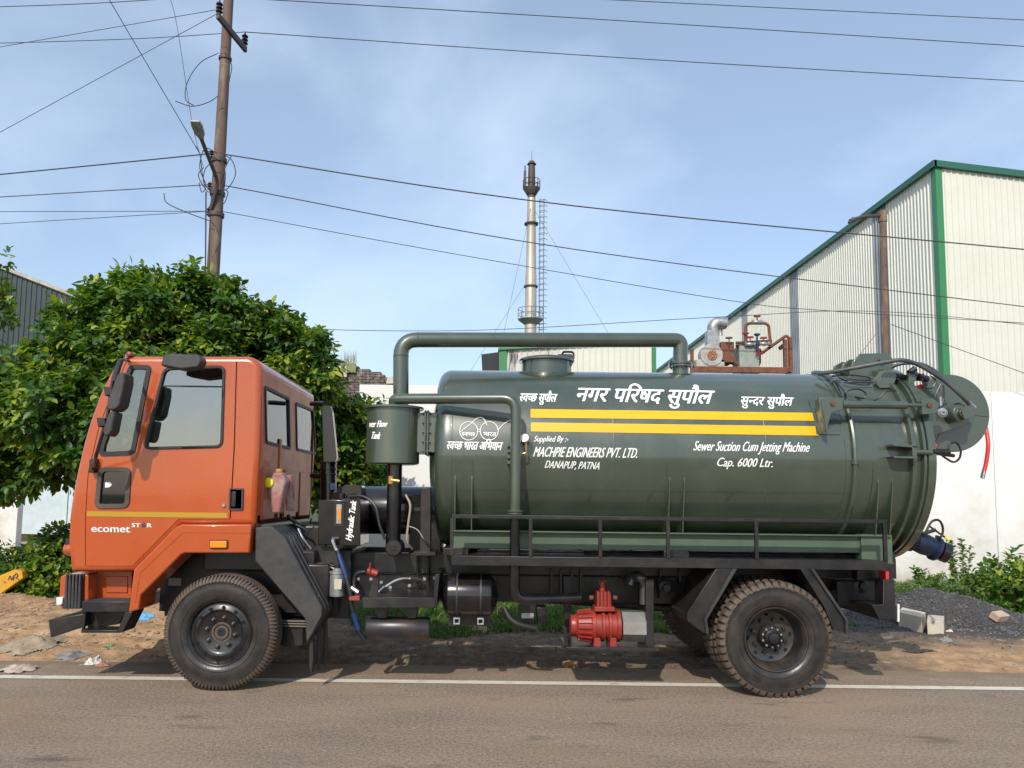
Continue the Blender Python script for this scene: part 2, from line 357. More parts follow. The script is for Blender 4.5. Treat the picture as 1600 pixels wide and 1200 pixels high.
def hgt(x, y):
    p = Vector((x, y, 0))
    edge = min(1.0, max(0.0, (y - 1.0) / 0.7))
    z = (mn.noise(p*0.8)*.05 + mn.noise(p*2.7)*.03 + mn.noise(p*8)*.014 + abs(mn.noise(p*19))*.012 + abs(mn.noise(p*45))*.008) * edge
    z += .012*edge
    if x < -1.8: z += .24*min(1, (-1.8-x)/1.6)*math.exp(-((y-4.3)/1.9)**2)*(1+.3*mn.noise(p*1.7))
    d = math.hypot((x-6.7)/1.5, (y-4.9)/.95)
    if d < 1: z += .34*(1-d*d)**1.2*(1+.22*mn.noise(p*3))
    # wheel ruts
    z -= .035*math.exp(-((y-1.9)/.14)**2)*edge + .03*math.exp(-((y-2.25)/.12)**2)
    return z - .045*(1-edge)
xs = np.arange(-14, 15.01, .06); ys = np.concatenate([np.arange(.95, 5.6, .05), np.arange(5.6, 9.1, .16)])
vs = [(float(x), float(y), hgt(float(x), float(y))) for y in ys for x in xs]; nx = len(xs)
fs = [(j*nx+i, j*nx+i+1, (j+1)*nx+i+1, (j+1)*nx+i) for j in range(len(ys)-1) for i in range(nx-1)]
mb = MB(); mb.v = vs; mb.f = fs
mk('verge_terrain', mb, M_soil, sharp=80, kind='structure')
mk('far_terrain', MB().add([(-80,9.0,-.02),(80,9.0,-.02),(80,90,-.02),(-80,90,-.02)], [(0,1,2,3)]), M_soil, kind='structure')
# road
def road_mat():
    m = bpy.data.materials.new('asphalt'); m.use_nodes = True; n = m.node_tree; b = n.nodes['Principled BSDF']; b.inputs['Roughness'].default_value = 0.85
    g = n.nodes.new('ShaderNodeNewGeometry')
    def noise(s, d=6, r=.6, st=None):
        z = n.nodes.new('ShaderNodeTexNoise'); z.inputs['Scale'].default_value = s; z.inputs['Detail'].default_value = d; z.inputs['Roughness'].default_value = r
        src = g.outputs['Position']
        if st:
            q = n.nodes.new('ShaderNodeMapping'); q.inputs['Scale'].default_value = st; n.links.new(src, q.inputs[0]); src = q.outputs[0]
        n.links.new(src, z.inputs['Vector']); return z.outputs['Fac']
    def ramp(f, a, ca, b2, cb):
        r = n.nodes.new('ShaderNodeValToRGB'); r.color_ramp.elements[0].position = a; r.color_ramp.elements[0].color = (*ca, 1)
        r.color_ramp.elements[1].position = b2; r.color_ramp.elements[1].color = (*cb, 1); n.links.new(f, r.inputs[0]); return r.outputs[0]
    def mix(f, a, c, t='MIX'):
        q = n.nodes.new('ShaderNodeMixRGB'); q.blend_type = t; n.links.new(f, q.inputs[0])
        for i, x in ((1, a), (2, c)):
            if isinstance(x, tuple): q.inputs[i].default_value = (*x, 1)
            else: n.links.new(x, q.inputs[i])
        return q.outputs[0]
    c = ramp(noise(62, 6, .85), .36, (0.070, 0.054, 0.043), .66, (0.58, 0.45, 0.345))
    c2 = ramp(noise(1.1, 5, .6, (.45, 1.6, 1)), .3, (0.15, 0.117, 0.093), .7, (0.33, 0.255, 0.19))
    q = n.nodes.new('ShaderNodeMixRGB'); q.inputs[0].default_value = .55; n.links.new(c, q.inputs[1]); n.links.new(c2, q.inputs[2]); c = q.outputs[0]
    c = mix(ramp(noise(3, 2), 0, (1, 1, 1), 1, (1, 1, 1)), c, ramp(noise(34, 9, .9), .38, (.42, .41, .40), .60, (1.6, 1.56, 1.5)), 'MULTIPLY')
    f = ramp(noise(1.0, 9, .66, (.5, 1.3, 1)), .50, (0, 0, 0), .68, (.70, .70, .70)); c = mix(f, c, (0.34, 0.235, 0.145))
    # dust thicker towards the left end of the line
    vd = n.nodes.new('ShaderNodeVectorMath'); vd.operation = 'DISTANCE'; n.links.new(g.outputs['Position'], vd.inputs[0]); vd.inputs[1].default_value = (-3.9, -.9, 0)
    f2 = ramp(vd.outputs['Value'], .2, (.7, .7, .7), 1.7, (0, 0, 0)); f3 = ramp(noise(2.2, 7), .42, (0, 0, 0), .62, (1, 1, 1)); c = mix(mix(f3, (0, 0, 0), f2), c, (0.30, 0.20, 0.10))
    f = ramp(noise(2.3, 6, .6, (.5, 1.4, 1)), .60, (0, 0, 0), .70, (.6, .6, .6)); c = mix(f, c, (0.07, 0.055, 0.043))
    sx = n.nodes.new('ShaderNodeSeparateXYZ'); n.links.new(g.outputs['Position'], sx.inputs[0])
    e = n.nodes.new('ShaderNodeMath'); e.operation = 'MULTIPLY_ADD'; n.links.new(sx.outputs['Y'], e.inputs[0]); e.inputs[1].default_value = 1.7; e.inputs[2].default_value = -.95
    e2 = n.nodes.new('ShaderNodeMath'); e2.operation = 'MULTIPLY_ADD'; n.links.new(noise(3.0, 7), e2.inputs[0]); e2.inputs[1].default_value = 2.4; e2.inputs[2].default_value = -1.4
    e3 = n.nodes.new('ShaderNodeMath'); e3.operation = 'ADD'; e3.use_clamp = True; n.links.new(e.outputs[0], e3.inputs[0]); n.links.new(e2.outputs[0], e3.inputs[1])
    c = mix(e3.outputs[0], c, (0.22, 0.155, 0.095))
    n.links.new(c, b.inputs['Base Color'])
    bp = n.nodes.new('ShaderNodeBump'); bp.inputs['Strength'].default_value = 1.0; bp.inputs['Distance'].default_value = 0.012
    n.links.new(noise(75, 6, .85), bp.inputs['Height']); n.links.new(bp.outputs[0], b.inputs['Normal'])
    return m
M_road = road_mat()
mb = MB(); top = []; bot = []
for i in range(401):
    x = -60 + i*.3; e = 1.16 + .05*mn.noise(Vector((x*1.5, 0, 3))) + .05*mn.noise(Vector((x*.4, 0, 9)))
    bot.append((x, -9.0, 0)); top.append((x, e, 0))
k = len(bot); mb.add(bot + top + [(p[0], p[1]+.03, -.06) for p in top], [(i, i+1, k+i+1, k+i) for i in range(k-1)] + [(k+i, k+i+1, 2*k+i+1, 2*k+i) for i in range(k-1)])
mk('road', mb, M_road, sharp=60, kind='structure')
M_line = mat('road_line_paint', (0.62, 0.58, 0.50), 0.8, c2=(0.20, 0.15, 0.10), scale=7, lo=.52, hi=.74, bump=.3, bscale=90, c3=(0.55, 0.50, 0.42))
yl = P(343, 1063, 0).y
gl = PZ(100, 1058, 0).y; gh = PZ(1500, 1073, 0).y
mb = MB(); nn = 200
mb.add([(-30+i*.3, .40 + .006*mn.noise(Vector((i*.9, 1, 0))), .004) for i in range(nn+1)] + [(-30+i*.3, .525 + .008*mn.noise(Vector((i*.9, 5, 0))), .004) for i in range(nn+1)],
       [(i, i+1, nn+2+i, nn+1+i) for i in range(nn)])
mk('road_edge_line', mb, M_line, kind='structure')

# ------------------------------------------------------------------ compound wall
def stained_wall():
    m = bpy.data.materials.new('whitewash'); m.use_nodes = True; n = m.node_tree; b = n.nodes['Principled BSDF']; b.inputs['Roughness'].default_value = 0.9
    g = n.nodes.new('ShaderNodeNewGeometry'); sx = n.nodes.new('ShaderNodeSeparateXYZ'); n.links.new(g.outputs['Position'], sx.inputs[0])
    z = n.nodes.new('ShaderNodeTexNoise'); z.inputs['Scale'].default_value = 1.1; z.inputs['Detail'].default_value = 9; z.inputs['Roughness'].default_value = .65; n.links.new(g.outputs['Position'], z.inputs['Vector'])
    a = n.nodes.new('ShaderNodeMath'); a.operation = 'MULTIPLY_ADD'; n.links.new(sx.outputs['Z'], a.inputs[0]); a.inputs[1].default_value = -.16; a.inputs[2].default_value = .22
    s = n.nodes.new('ShaderNodeMath'); s.operation = 'ADD'; n.links.new(a.outputs[0], s.inputs[0]); n.links.new(z.outputs['Fac'], s.inputs[1])
    r = n.nodes.new('ShaderNodeValToRGB'); r.color_ramp.elements[0].position = .40; r.color_ramp.elements[0].color = (.73, .725, .70, 1); r.color_ramp.elements[1].position = .85; r.color_ramp.elements[1].color = (.42, .37, .30, 1)
    e = r.color_ramp.elements.new(.6); e.color = (.63, .61, .57, 1)
    n.links.new(s.outputs[0], r.inputs[0]); n.links.new(r.outputs[0], b.inputs['Base Color'])
    q = n.nodes.new('ShaderNodeBump'); q.inputs['Strength'].default_value = .25; q.inputs['Distance'].default_value = .02; n.links.new(z.outputs['Fac'], q.inputs['Height']); n.links.new(q.outputs[0], b.inputs['Normal'])
    return m
M_wall = stained_wall()
YW = 8.0; zt = P(1560, 612, YW).z; seam = P(1557, 800, YW).x
wl = thing('compound_wall', 'long white plastered boundary wall behind the tanker truck', 'wall', (4, YW, 0))
x = seam - 3.1*4
while x < 24:
    mk('wall_panel', MB().box(x+.006, x+3.1-.006, YW, YW+.2, -.1, zt + .015*math.sin(x)), M_wall, wl, bevel=.006); x += 3.1
mk('wall_core', MB().box(seam-3.1*4, 24, YW+.03, YW+.17, -.1, zt-.02), mat('joint', (.25,.23,.2), .9), wl)
# left: gate recess beyond the tree
a0 = P(-260, 700, 14).x; a1 = P(34, 700, 14).x
gw = thing('gate_wall', 'white wall end standing at the left edge under the tree', 'wall', (a1-.5, 14, 0))
mk('wall_face', MB().box(a0, a1, 14, 14.25, -.05, 3.6), M_wall, gw, bevel=.01)
gt = thing('blue_gate', 'pale blue sheet metal gate seen under the tree', 'gate', (P(80,800,20).x, 20, 0))
g0, g1 = P(30, 800, 20).x, P(330, 800, 20).x
M_gate = mat('pale_blue_sheet', (.50, .60, .64), .55, c2=(.58, .66, .68), scale=1, dustc=(.35,.3,.22), dust=.4)
st = (g1-g0)/4
for i in range(4): mk('gate_panel', MB().box(g0+i*st+.02, g0+(i+1)*st-.02, 20, 20.05, .25, 3.2), M_gate, gt)
mk('gate_frame', MB().box(g0, g1, 20.05, 20.1, .15, .25).box(g0, g1, 20.05, 20.1, 3.2, 3.3), M_rust, gt)
mk('driveway', MB().add([(-16, 9.2, .005), (-5.4, 9.2, .005), (-5.4, 20, .005), (-16, 20, .005)], [(0,1,2,3)]), mat('drive_concrete', (.36,.30,.23), .9, c2=(.27,.22,.16), scale=2), kind='structure')
# ------------------------------------------------------------------ sheds
def sheet(mb, p0, d, nrm, n, pitch, z0, zt0, zt1, dep=.03):   # corrugated sheet: n ribs, top may slope
    d = Vector(d); nrm = Vector(nrm); p0 = Vector(p0); pr = []
    for i in range(n):
        b = i*pitch
        pr += [(b, 0), (b+pitch*.62, 0), (b+pitch*.70, dep), (b+pitch*.88, dep), (b+pitch*.96, 0)]
    pr.append((n*pitch, 0)); L = n*pitch; v = []
    for s_, h in pr:
        q = p0 + d*s_ + nrm*h; v.append((q.x, q.y, z0)); v.append((q.x, q.y, zt0 + (zt1-zt0)*s_/L))
    mb.add(v, [(2*i, 2*i+2, 2*i+3, 2*i+1) for i in range(len(pr)-1)])
YS = 17.0
c0 = P(1462, 256, YS); XC = c0.x; ZC = c0.z; zr = P(1600, 273, YS)
slope = (zr.z - c0.z)/(zr.x - c0.x)
sh = thing('warehouse', 'tall cream corrugated warehouse with green trim behind the wall', 'building', (XC, YS, 0))
for i in range(9):                                    # front
    m_ = MB(); x0 = XC + .12 + i*1.0; sheet(m_, (x0, YS, 0), (1,0,0), (0,-1,0), 5, .2, -.05, ZC+slope*(x0-XC), ZC+slope*(x0+1-XC)); mk('cladding_sheet', m_, M_corr, sh, sharp=20)
yend = YS + 42
sky_y = [PX(1373, 450, XC).y, PX(1243, 500, XC).y, PX(1167, 520, XC).y]
for i in range(42):
    y0 = YS + 0.1 + i*1.0; grey = any(abs(y0+.5-s_) < .5 for s_ in sky_y)
    m_ = MB(); sheet(m_, (XC-.002, y0, 0), (0,1,0), (-1,0,0), 5, .2, -.05, ZC, ZC, .035); mk('cladding_sheet', m_, M_skyl if grey else M_corr, sh, sharp=20)
wd = 9.2
mk('corner_trim', MB().prismx([(YS-.05, -.05), (YS-.05, ZC-.1), (YS+.22, ZC-.1), (YS+.22, -.05)], XC-.05, XC+.16), M_trim, sh)
m_ = MB(); m_.prism([(XC-.12, ZC-.13), (XC-.12, ZC+.08), (XC+wd, ZC+slope*wd+.08), (XC+wd, ZC+slope*wd-.13)], YS-.14, YS-.045)
mk('roof_trim', m_, M_trimd, sh)
mk('gutter', MB().box(XC-.16, XC-.045, YS-.14, yend, ZC-.14, ZC+.07), M_trimd, sh)
mk('roof', MB().prism([(XC, ZC), (XC, ZC+.04), (XC+wd, ZC+slope*wd+.04), (XC+wd, ZC+slope*wd)], YS-.04, yend), M_trimd, sh)
# middle shed
YM = 34.0
ms = thing('small_shed', 'low white corrugated shed with green edges seen between tank and pipe', 'building', (P(900,600,YM).x, YM, 0))
xl, xr = P(787, 560, YM).x, P(1019, 560, YM).x; zl = P(787, 548, YM).z; zrr = P(1019, 533, YM).z
M_soot = mat('sooty_cladding', (.55,.53,.48), .6, c2=(.03,.03,.03), scale=1.4, lo=.52, hi=.62, stretch=(1.2,1,.25))
n_ = int((xr-xl)/1.0)
for i in range(n_):
    m_ = MB(); x0 = xl+i*(xr-xl)/n_; ww = (xr-xl)/n_
    f0 = i/n_; f1 = (i+1)/n_; sheet(m_, (x0, YM, 0), (1,0,0), (0,-1,0), 3, ww/3, 0, zl+(zrr-zl)*f0, zl+(zrr-zl)*f1, .04)
    mk('cladding_sheet', m_, M_soot if i < n_*.35 else M_corr, ms, sharp=20)
mk('corner_trim', MB().box(xl-.25, xl+.15, YM-.1, YM+.1, 0, zl), M_trim, ms); mk('corner_trim', MB().box(xr-.02, xr+.2, YM-.1, YM+.1, 0, zrr), M_trim, ms)
mk('roof', MB().prism([(xl-.3, zl), (xl-.3, zl+.25), (xr+.25, zrr+.25), (xr+.25, zrr)], YM-.2, YM+12), M_trim, ms)
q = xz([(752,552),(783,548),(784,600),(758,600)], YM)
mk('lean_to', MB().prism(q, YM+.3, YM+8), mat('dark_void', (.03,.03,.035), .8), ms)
# far left dark shed
YL = 24.0
ls = thing('dark_shed', 'dark green corrugated shed with pale roof edge at the left', 'building', (P(40,500,YL).x, YL, 0))
xa, xb = P(-120, 500, YL).x, P(135, 500, YL).x; za = P(-120, 376, YL).z; zb = P(135, 475, YL).z
nseg = 8
for i in range(nseg):
    m_ = MB(); ww = (xb-xa)/nseg; x0 = xa+i*ww; sheet(m_, (x0, YL, 0), (1,0,0), (0,-1,0), 4, ww/4, 0, za+(zb-za)*i/nseg, za+(zb-za)*(i+1)/nseg, .03)
    mk('cladding_sheet', m_, M_dsheet, ls, sharp=20)
mk('roof_trim', MB().prism([(xa, za), (xa, za+.16), (xb+.2, zb+.16), (xb+.2, zb)], YL-.15, YL+9), mat('pale_flashing', (.45,.43,.38), .6, c2=(.3,.28,.25), scale=3), ls)
# brick ruin behind the wall
YB = 16.0
br = thing('ruined_building', 'broken brick parapet with a white door frame above the white wall', 'building', (P(570,590,YB).x, YB, 0))
M_brick = mat('old_brick', (.16,.10,.085), .95, c2=(.28,.24,.20), scale=4, c3=(.10,.085,.08), bump=.5)
random.seed(3); m_ = MB(); x0 = P(520, 580, YB).x; x1 = P(622, 580, YB).x; z0 = 3.0; zz = z0; row = 0
while zz < P(530, 560, YB).z:
    xx = x0 + (.11 if row % 2 else 0); lim = x1 - (zz-P(600,596,YB).z)*3.2 if zz > P(600,596,YB).z else x1
    while xx < lim:
        m_.box(xx, xx+.21, YB+random.uniform(-.02,.02), YB+.3, zz, zz+.07); xx += .225
    zz += .082; row += 1
mk('brickwork', m_, M_brick, br, kind='stuff')
q = xz([(523,573),(543,573),(543,590),(538,590),(538,577),(523,577)], YB); mk('door_frame', MB().prism(q, YB-.15, YB-.03), M_cream, br)
q = xz([(582,572),(582,596),(618,600),(622,590),(600,582)], YB); mk('rubble_end', MB().prism(xz([(606,590),(622,588),(623,600),(604,600)], YB), YB-.1, YB+.3), M_cream, br)
# dry grass on the ruin
m_ = MB()
for i in range(90):
    b = P(random.uniform(533,556), 582, YB-.1); h = random.uniform(.3, .75); dx = random.uniform(-.12,.12)
    m_.tube([b, b+Vector((dx*.4, 0, h*.6)), b+Vector((dx, random.uniform(-.1,.1), h))], [.006,.005,.002], 3, cap=False)
one('dry_grass_tuft', m_, mat('dry_stalk', (.22,.24,.12), .8), 'thin pale grass tuft growing on top of the ruined brick wall', 'plant')

# ------------------------------------------------------------------ chimney stack
YC = 52.0; s_ = S(YC)
ck = thing('chimney_stack', 'tall rusty steel boiler chimney with two round platforms', 'chimney', (P(829,560,YC).x, YC, 0))
def cp(v): return P(829 - (v-510)*-0.0 + (510-v)*.015, v, YC)
xk = P(829, 510, YC).x
def zk(v): return P(830, v, YC).z
M_stack = mat('stack_metal', (.40,.36,.30), .5, metal=.35, c2=(.33,.17,.09), scale=.5, c3=(.48,.44,.38), stretch=(1,1,.35))
M_stackd = mat('stack_soot', (.07,.05,.045), .6)
mk('flue', MB().lathe([(11*s_,0),(9.2*s_,zk(500)),(8.9*s_,zk(430)),(8.2*s_,zk(428)),(7.2*s_,zk(350)),(6.4*s_,zk(310))], (xk,YC,0), (0,0,1), 20), M_stack, ck)
mk('flue_top', MB().lathe([(6.4*s_,zk(310)),(5.6*s_,zk(265)),(5.2*s_,zk(258)),(7.5*s_,zk(257)),(4*s_,zk(252)),(0.4*s_,zk(251)),(.3*s_,zk(236)),(0,zk(236))], (xk,YC,0), (0,0,1), 18), M_stackd, ck)
for v in (350, 448): mk('flange', MB().lathe([(9*s_,zk(v+1)),(11.3*s_,zk(v+1)),(11.3*s_,zk(v-1)),(9*s_,zk(v-1))], (xk,YC,0), (0,0,1), 18), M_stackd, ck)
for (v, r_, h) in ((500, 20, 17), (296, 13.5, 14)):
    pf = mk('platform', MB().lathe([(7.5*s_,zk(v+9)),(r_*s_,zk(v)),(r_*s_,zk(v-1.5)),(8*s_,zk(v-1.5))], (xk,YC,0), (0,0,1), 16), M_galv if v > 400 else M_stackd, ck)
    m_ = MB()
    for hh in (h, h*.5): 
        m_.tube([(xk+r_*s_*math.cos(a*math.pi/8), YC+r_*s_*math.sin(a*math.pi/8), zk(v-hh)) for a in range(17)], .028, 4)
    for a in range(8): m_.tube([(xk+r_*s_*math.cos(a*math.pi/4), YC+r_*s_*math.sin(a*math.pi/4), zk(v)) , (xk+r_*s_*math.cos(a*math.pi/4), YC+r_*s_*math.sin(a*math.pi/4), zk(v-h))], .028, 4)
    mk('guard_rail', m_, M_galv if v > 400 else M_stackd, pf)
lx = xk + 17*s_; m_ = MB()
m_.tube([(lx-.16, YC, 1), (lx-.16, YC, zk(310))], .035, 4).tube([(lx+.16, YC, 1), (lx+.16, YC, zk(310))], .035, 4)
zz = zk(560)
while zz < zk(306):
    m_.tube([(lx-.2, YC, zz), (lx+.2, YC, zz)], .025, 4)
    m_.tube([(lx-.25+.33*(1-math.cos(a)), YC-.35*math.sin(a), zz) for a in (0,.6,1.2,1.8,2.4,3.1)], .025, 4); zz += .45
mk('caged_ladder', m_, M_galv, ck)
mk('antenna_box', MB().box(xk-13*s_, xk-9*s_, YC-.4, YC+.1, zk(294), zk(270)).tube([(xk-11*s_, YC-.4, zk(270)), (xk-11*s_, YC-.4, zk(262))], .05, 5), M_stackd, ck)
def wire(pts3, r, label, m=M_wire, name='overhead_wire', group='overhead wires', sag=0):
    if sag:
        a, b = Vector(pts3[0]), Vector(pts3[-1]); n = 24
        pts3 = [a.lerp(b, i/n) - Vector((0,0,sag*4*(i/n)*(1-i/n))) for i in range(n+1)]
    return one(name, MB().tube(pts3, r*.64, 5, cap=False), m, label, 'wire', group)
top = Vector((xk, YC, zk(320)))
for (u, v, y, l) in ((770,600,40,'thin guy wire down the left side of the chimney stack'), (950,520,50,'thin guy wire down the right side of the chimney stack'), (735,580,56,'faint guy wire running far left from the middle of the chimney stack')):
    wire([top, P(u,v,y)] if l[0:5]!='faint' else [(xk,YC,zk(430)), P(u,v,y)], .018, l, group='guy wires of the chimney')

# ------------------------------------------------------------------ utility pole
YP = 6.6
pb = P(323, 600, YP); pt = P(360.5, -60, YP)
d = (pt-pb).normalized(); pb0 = pb + d*((0-pb.z)/d.z)
pole = thing('utility_pole', 'rusty steel power pole rising behind the tree', 'utility pole', tuple(pb0))
def pole_at(v):                                       # centre of the pole at photo row v
    lo, hi = pb0, pt
    for _ in range(40):
        md = (lo+hi)/2; c = CROT.transposed() @ (md-CAM); vv = PPY - FPX*c.y/(-c.z)
        if vv > v: lo = md
        else: hi = md
    return md
mk('shaft', MB().tube([pb0, pole_at(300), pole_at(120), pt], [.125, .11, .095, .085], 16), M_rustp, pole)
zx = pole_at(52).z; ca = PZ(340, 24, zx); cb = PZ(384, 78, zx); dd = (cb-ca).normalized()
nn_ = Vector((dd.y, -dd.x, 0))
def bar(mb, a, b, wx, hz):
    a, b = Vector(a), Vector(b); d_ = (b-a).normalized(); sd = d_.cross(Vector((0,0,1))).normalized()*wx/2; up = sd.normalized().cross(d_).normalized()*hz/2
    return mb.add([a-sd-up,a+sd-up,a+sd+up,a-sd+up,b-sd-up,b+sd-up,b+sd+up,b-sd+up], [(0,1,2,3),(7,6,5,4),(0,4,5,1),(1,5,6,2),(2,6,7,3),(3,7,4,0)])
off = Vector((0, 0, 0)) + nn_*.11
pm = pole_at(52); ca += 0*off
arm = mk('crossarm', bar(MB(), ca, cb, .06, .11), M_stackd, pole, bevel=.004)
mk('clamp', MB().tube([pole_at(90), pole_at(94)], .118, 14).tube([pole_at(300), pole_at(306)], .135, 14).tube([pole_at(248), pole_at(254)], .135, 14).tube([pole_at(333), pole_at(339)], .14, 14), M_stackd, pole)
def insulator(b, sc_=1.0):
    pr = [(.012, 0)]
    for i in range(3): pr += [(.02, .03+i*.07), (.062, .045+i*.07), (.055, .065+i*.07), (.02, .075+i*.07)]
    pr += [(.012, .27), (0, .275)]
    mk('insulator', MB().lathe([(r_*sc_, h*sc_) for r_, h in pr], b, (0,0,1), 12), M_insul, pole)
insulator(ca + dd*.05 + Vector((0,0,.05))); insulator(cb - dd*.05 + Vector((0,0,.05)))
for v in (241, 291, 331): b = pole_at(v); insulator(b + Vector((-.14,-.02,-.1)), .7)
# street light
A0 = pole_at(330)+Vector((-.06,-.13,0)); A1 = P(341, 285, YP-.2); A2 = P(315, 218, YP-.8)
lampo = thing('street_light', 'grey street light head on a dark arm fixed to the pole', 'street lamp', tuple(A0))
mk('arm', MB().tube(fil([A0, A1, A2], .15), .035, 8), M_stackd, lampo)
A3 = P(305, 190, YP-1.15); dl = (A3-A2).normalized(); sd = Vector((1,0,0)); up = sd.cross(dl).normalized()
sd = dl.cross(up).normalized()
m_ = MB(); vs = []
for t, wv, th in ((-.05,.025,.03),(.05,.05,.04),(.10,.08,.04),(.27,.095,.04),(.39,.08,.03)):
    c_ = A2 + dl*t; vs += [c_-sd*wv-up*th, c_+sd*wv-up*th, c_+sd*wv+up*th*.3, c_-sd*wv+up*th*.3]
fs = [(0,1,2,3)] + [(i*4+j, i*4+(j+1)%4, i*4+4+(j+1)%4, i*4+4+j)[::-1] for i in range(4) for j in range(4)] + [(19,18,17,16)]
m_.add(vs, fs); mk('lamp_housing', m_, M_galv, lampo, bevel=.01)
c_ = A2+dl*.22
for sgn in (0,1):
    cc = A2 + dl*(.115+.125*sgn); mk('lens', MB().add([cc-sd*.055-up*.046, cc+sd*.055-up*.046, cc+sd*.055+dl*.10-up*.045, cc-sd*.055+dl*.10-up*.045], [(0,1,2,3)]), M_lamp, lampo)
# cables looped at the pole
random.seed(11)
lp = thing('cable_tangle', 'loose tangle of thin cables looped around the pole beside the street light', 'cable', tuple(pole_at(290)))
def PW(l, Y=YP-.25): return curve([P(u, v, Y) for u, v in l], 5)
for l in ([(343,238),(362,250),(368,272),(358,292),(346,300)], [(346,250),(352,270),(350,296),(345,310)], [(362,243),(352,262),(344,290)], [(340,120+130),(322,262),(318,285),(330,297)],
          [(340,240),(320,232),(312,262),(322,290),(315,300),(311,285)], [(345,295),(356,300),(350,318),(344,312)], [(306,228),(312,240),(316,270),(320,292)], [(318,262),(310,275),(325,300),(333,290)],
          [(341,83),(313,98),(293,128),(290,155),(303,165)], [(274,158),(300,166),(325,160),(341,150)], [(352,95),(362,102),(358,128)], [(256,302),(262,318),(300,335),(328,345)], [(330,345),(345,370),(336,395)]):
    mk('cable', MB().tube(PW(l), .0085, 4, cap=False), M_wire, lp)
mk('cable', MB().tube([P(322,300,YP-.2), P(321,450,YP-.2), P(320,560,YP-.2)], .014, 5), M_wire, lp)

# wires (ends beyond the frame go away from the road with the line of poles)
W = [
 ([(-120,14,7.2),(150,5,7),(420,-14,6.6)], .012, 'topmost wire crossing the upper left corner'),
 ([(-120,94,7.6),(340,15,YP-.6)], .009, 'wire dropping left from the upper insulator, ending at mid height'),
 ([(-120,272,7.6),(342,20,YP-.6)], .009, 'thin wire falling steeply left from the upper crossarm end'),
 ([(-120,71,7.1),(200,61,7.2),(383,50,cb.y)], .011, 'nearly level wire left of the lower crossarm insulator'),
 ([(383,50,cb.y),(1000,92,7.1),(1720,134,7.6)], .013, 'long wire running right from the lower crossarm insulator'),
 ([(345,-5,YP-.5),(900,28,7.1),(1720,80,7.6)], .013, 'long wire across the top right, second from the top'),
 ([(880,-4,7.1),(1720,37,7.6)], .012, 'short wire across the top right corner'),
 ([(160,-20,4.5),(172,2,4.6),(311,238,YP-.3)], .011, 'wire coming down steeply from the top edge to the street light arm'),
 ([(255,-25,6),(274,27,6.1),(300,190,6.4),(318,262,YP-.3)], .0085, 'kinked thin wire coming down from the top edge beside the street light'),
 ([(-120,284,7.1),(100,263,7.1),(310,242,7),(340,238,YP)], .020, 'thick twisted cable left of the pole at street light height'),
 ([(345,238,YP),(363,243,YP),(900,322,7.1),(1720,401,7.6)], .020, 'thick twisted cable right of the pole crossing the warehouse'),
 ([(-120,315,7.1),(337,288,YP)], .014, 'cable left of the pole below the street light'),
 ([(340,288,YP),(900,390,7.1),(1720,494,7.6)], .016, 'cable right of the pole running down across the warehouse wall'),
 ([(-120,331,7.1),(326,330,YP)], .010, 'upper of the two thin cables lowest at the left of the pole'),
 ([(-120,357,7.1),(326,330,YP)], .010, 'lower of the two thin cables lowest at the left of the pole'),
 ([(345,330,YP),(700,395,7.1),(1130,468,7.1),(1300,486,7.6),(1720,512,7.6)], .011, 'thin cable sagging from the pole to the warehouse'),
 ([(440,513,7),(620,517,7.4),(800,514,7.1),(1130,495,7.1),(1380,487,7.6),(1720,520,7.6)], .010, 'thin low cable just above the tank top'),
 ([(1392,507,7.6),(1600,583,7.6),(1720,628,7.6)], .011, 'stay wire slanting down right from the lamp post'),
 ([(1278,640,7.6),(1370,520,7.6)], .008, 'short stay wire slanting down left from the lamp post'),
 ([(170,520,7),(262,460,7),(322,425,YP-.2)], .007, 'thin wire leaving the pole just above the tree'),
]
for l, r_, lab in W:
    p3 = [P(*q_) for q_ in l]; p3 = curve(p3, 8) if len(p3) > 2 else p3
    wire(p3, r_, lab)
for i in range(0):
    pass
# right lamp post
rp = thing('lamp_post', 'rusty pipe post with a bent lamp arm before the warehouse wall', 'street lamp', tuple(P(1386,600,12)))
pA = P(1384, 560, 12); pB = P(1379, 330, 12); pA0 = pA + (pA-pB)*((pA.z)/(pB.z-pA.z))
mk('pole', MB().tube([pA0, pB], [.10, .085], 12), M_rustp, rp); mk('collar', MB().tube([P(1379.2,347,12), P(1379,330,12)], .105, 12), M_rustp, rp)
mk('arm', MB().tube(curve([P(1377,337,12), P(1355,338,11.8), P(1340,341,11.7), P(1328,345,11.6)]), .045, 8), M_stackd, rp)
mk('cap', MB().tube([P(1334,343,11.65), P(1326,348,11.6)], [.07,.03], 8), M_stackd, rp)

# ------------------------------------------------------------------ rusty boiler pipework above the wall
YR = 9.6
bo = thing('boiler_skid', 'rusty boiler skid with valves and ducts above the tank', 'machinery', (P(1160,600,YR).x, YR, 0))
def bx(u0, v0, u1, v1, Y, dY): a = P(u0, v1, Y); b = P(u1, v0, Y); return (a.x, b.x, Y, Y+dY, a.z, b.z)
mk('frame', MB().box(*bx(1080,574,1238,581,YR,.1)).box(*bx(1080,545,1084,574,YR,.08)).box(*bx(1226,530,1230,580,YR+.02,.08)).box(*bx(1234,527,1238,574,YR,.08)).box(*bx(1080,581,1084,680,YR,.08)).box(*bx(1232,581,1236,680,YR,.08)), M_rust, bo)
mk('housing', MB().box(*bx(1127,534,1147,566,YR+.1,.5)), M_rust, bo, bevel=.01)
M_greyp = mat('grey_green_paint', (.22,.26,.24), .5, c2=(.30,.33,.31), scale=6, dustc=DUST, dust=.4)
mk('cabinet', MB().box(*bx(1156,540,1186,584,YR+.1,.5)), M_greyp, bo, bevel=.01)
ce = P(1110, 556, YR+.2); 
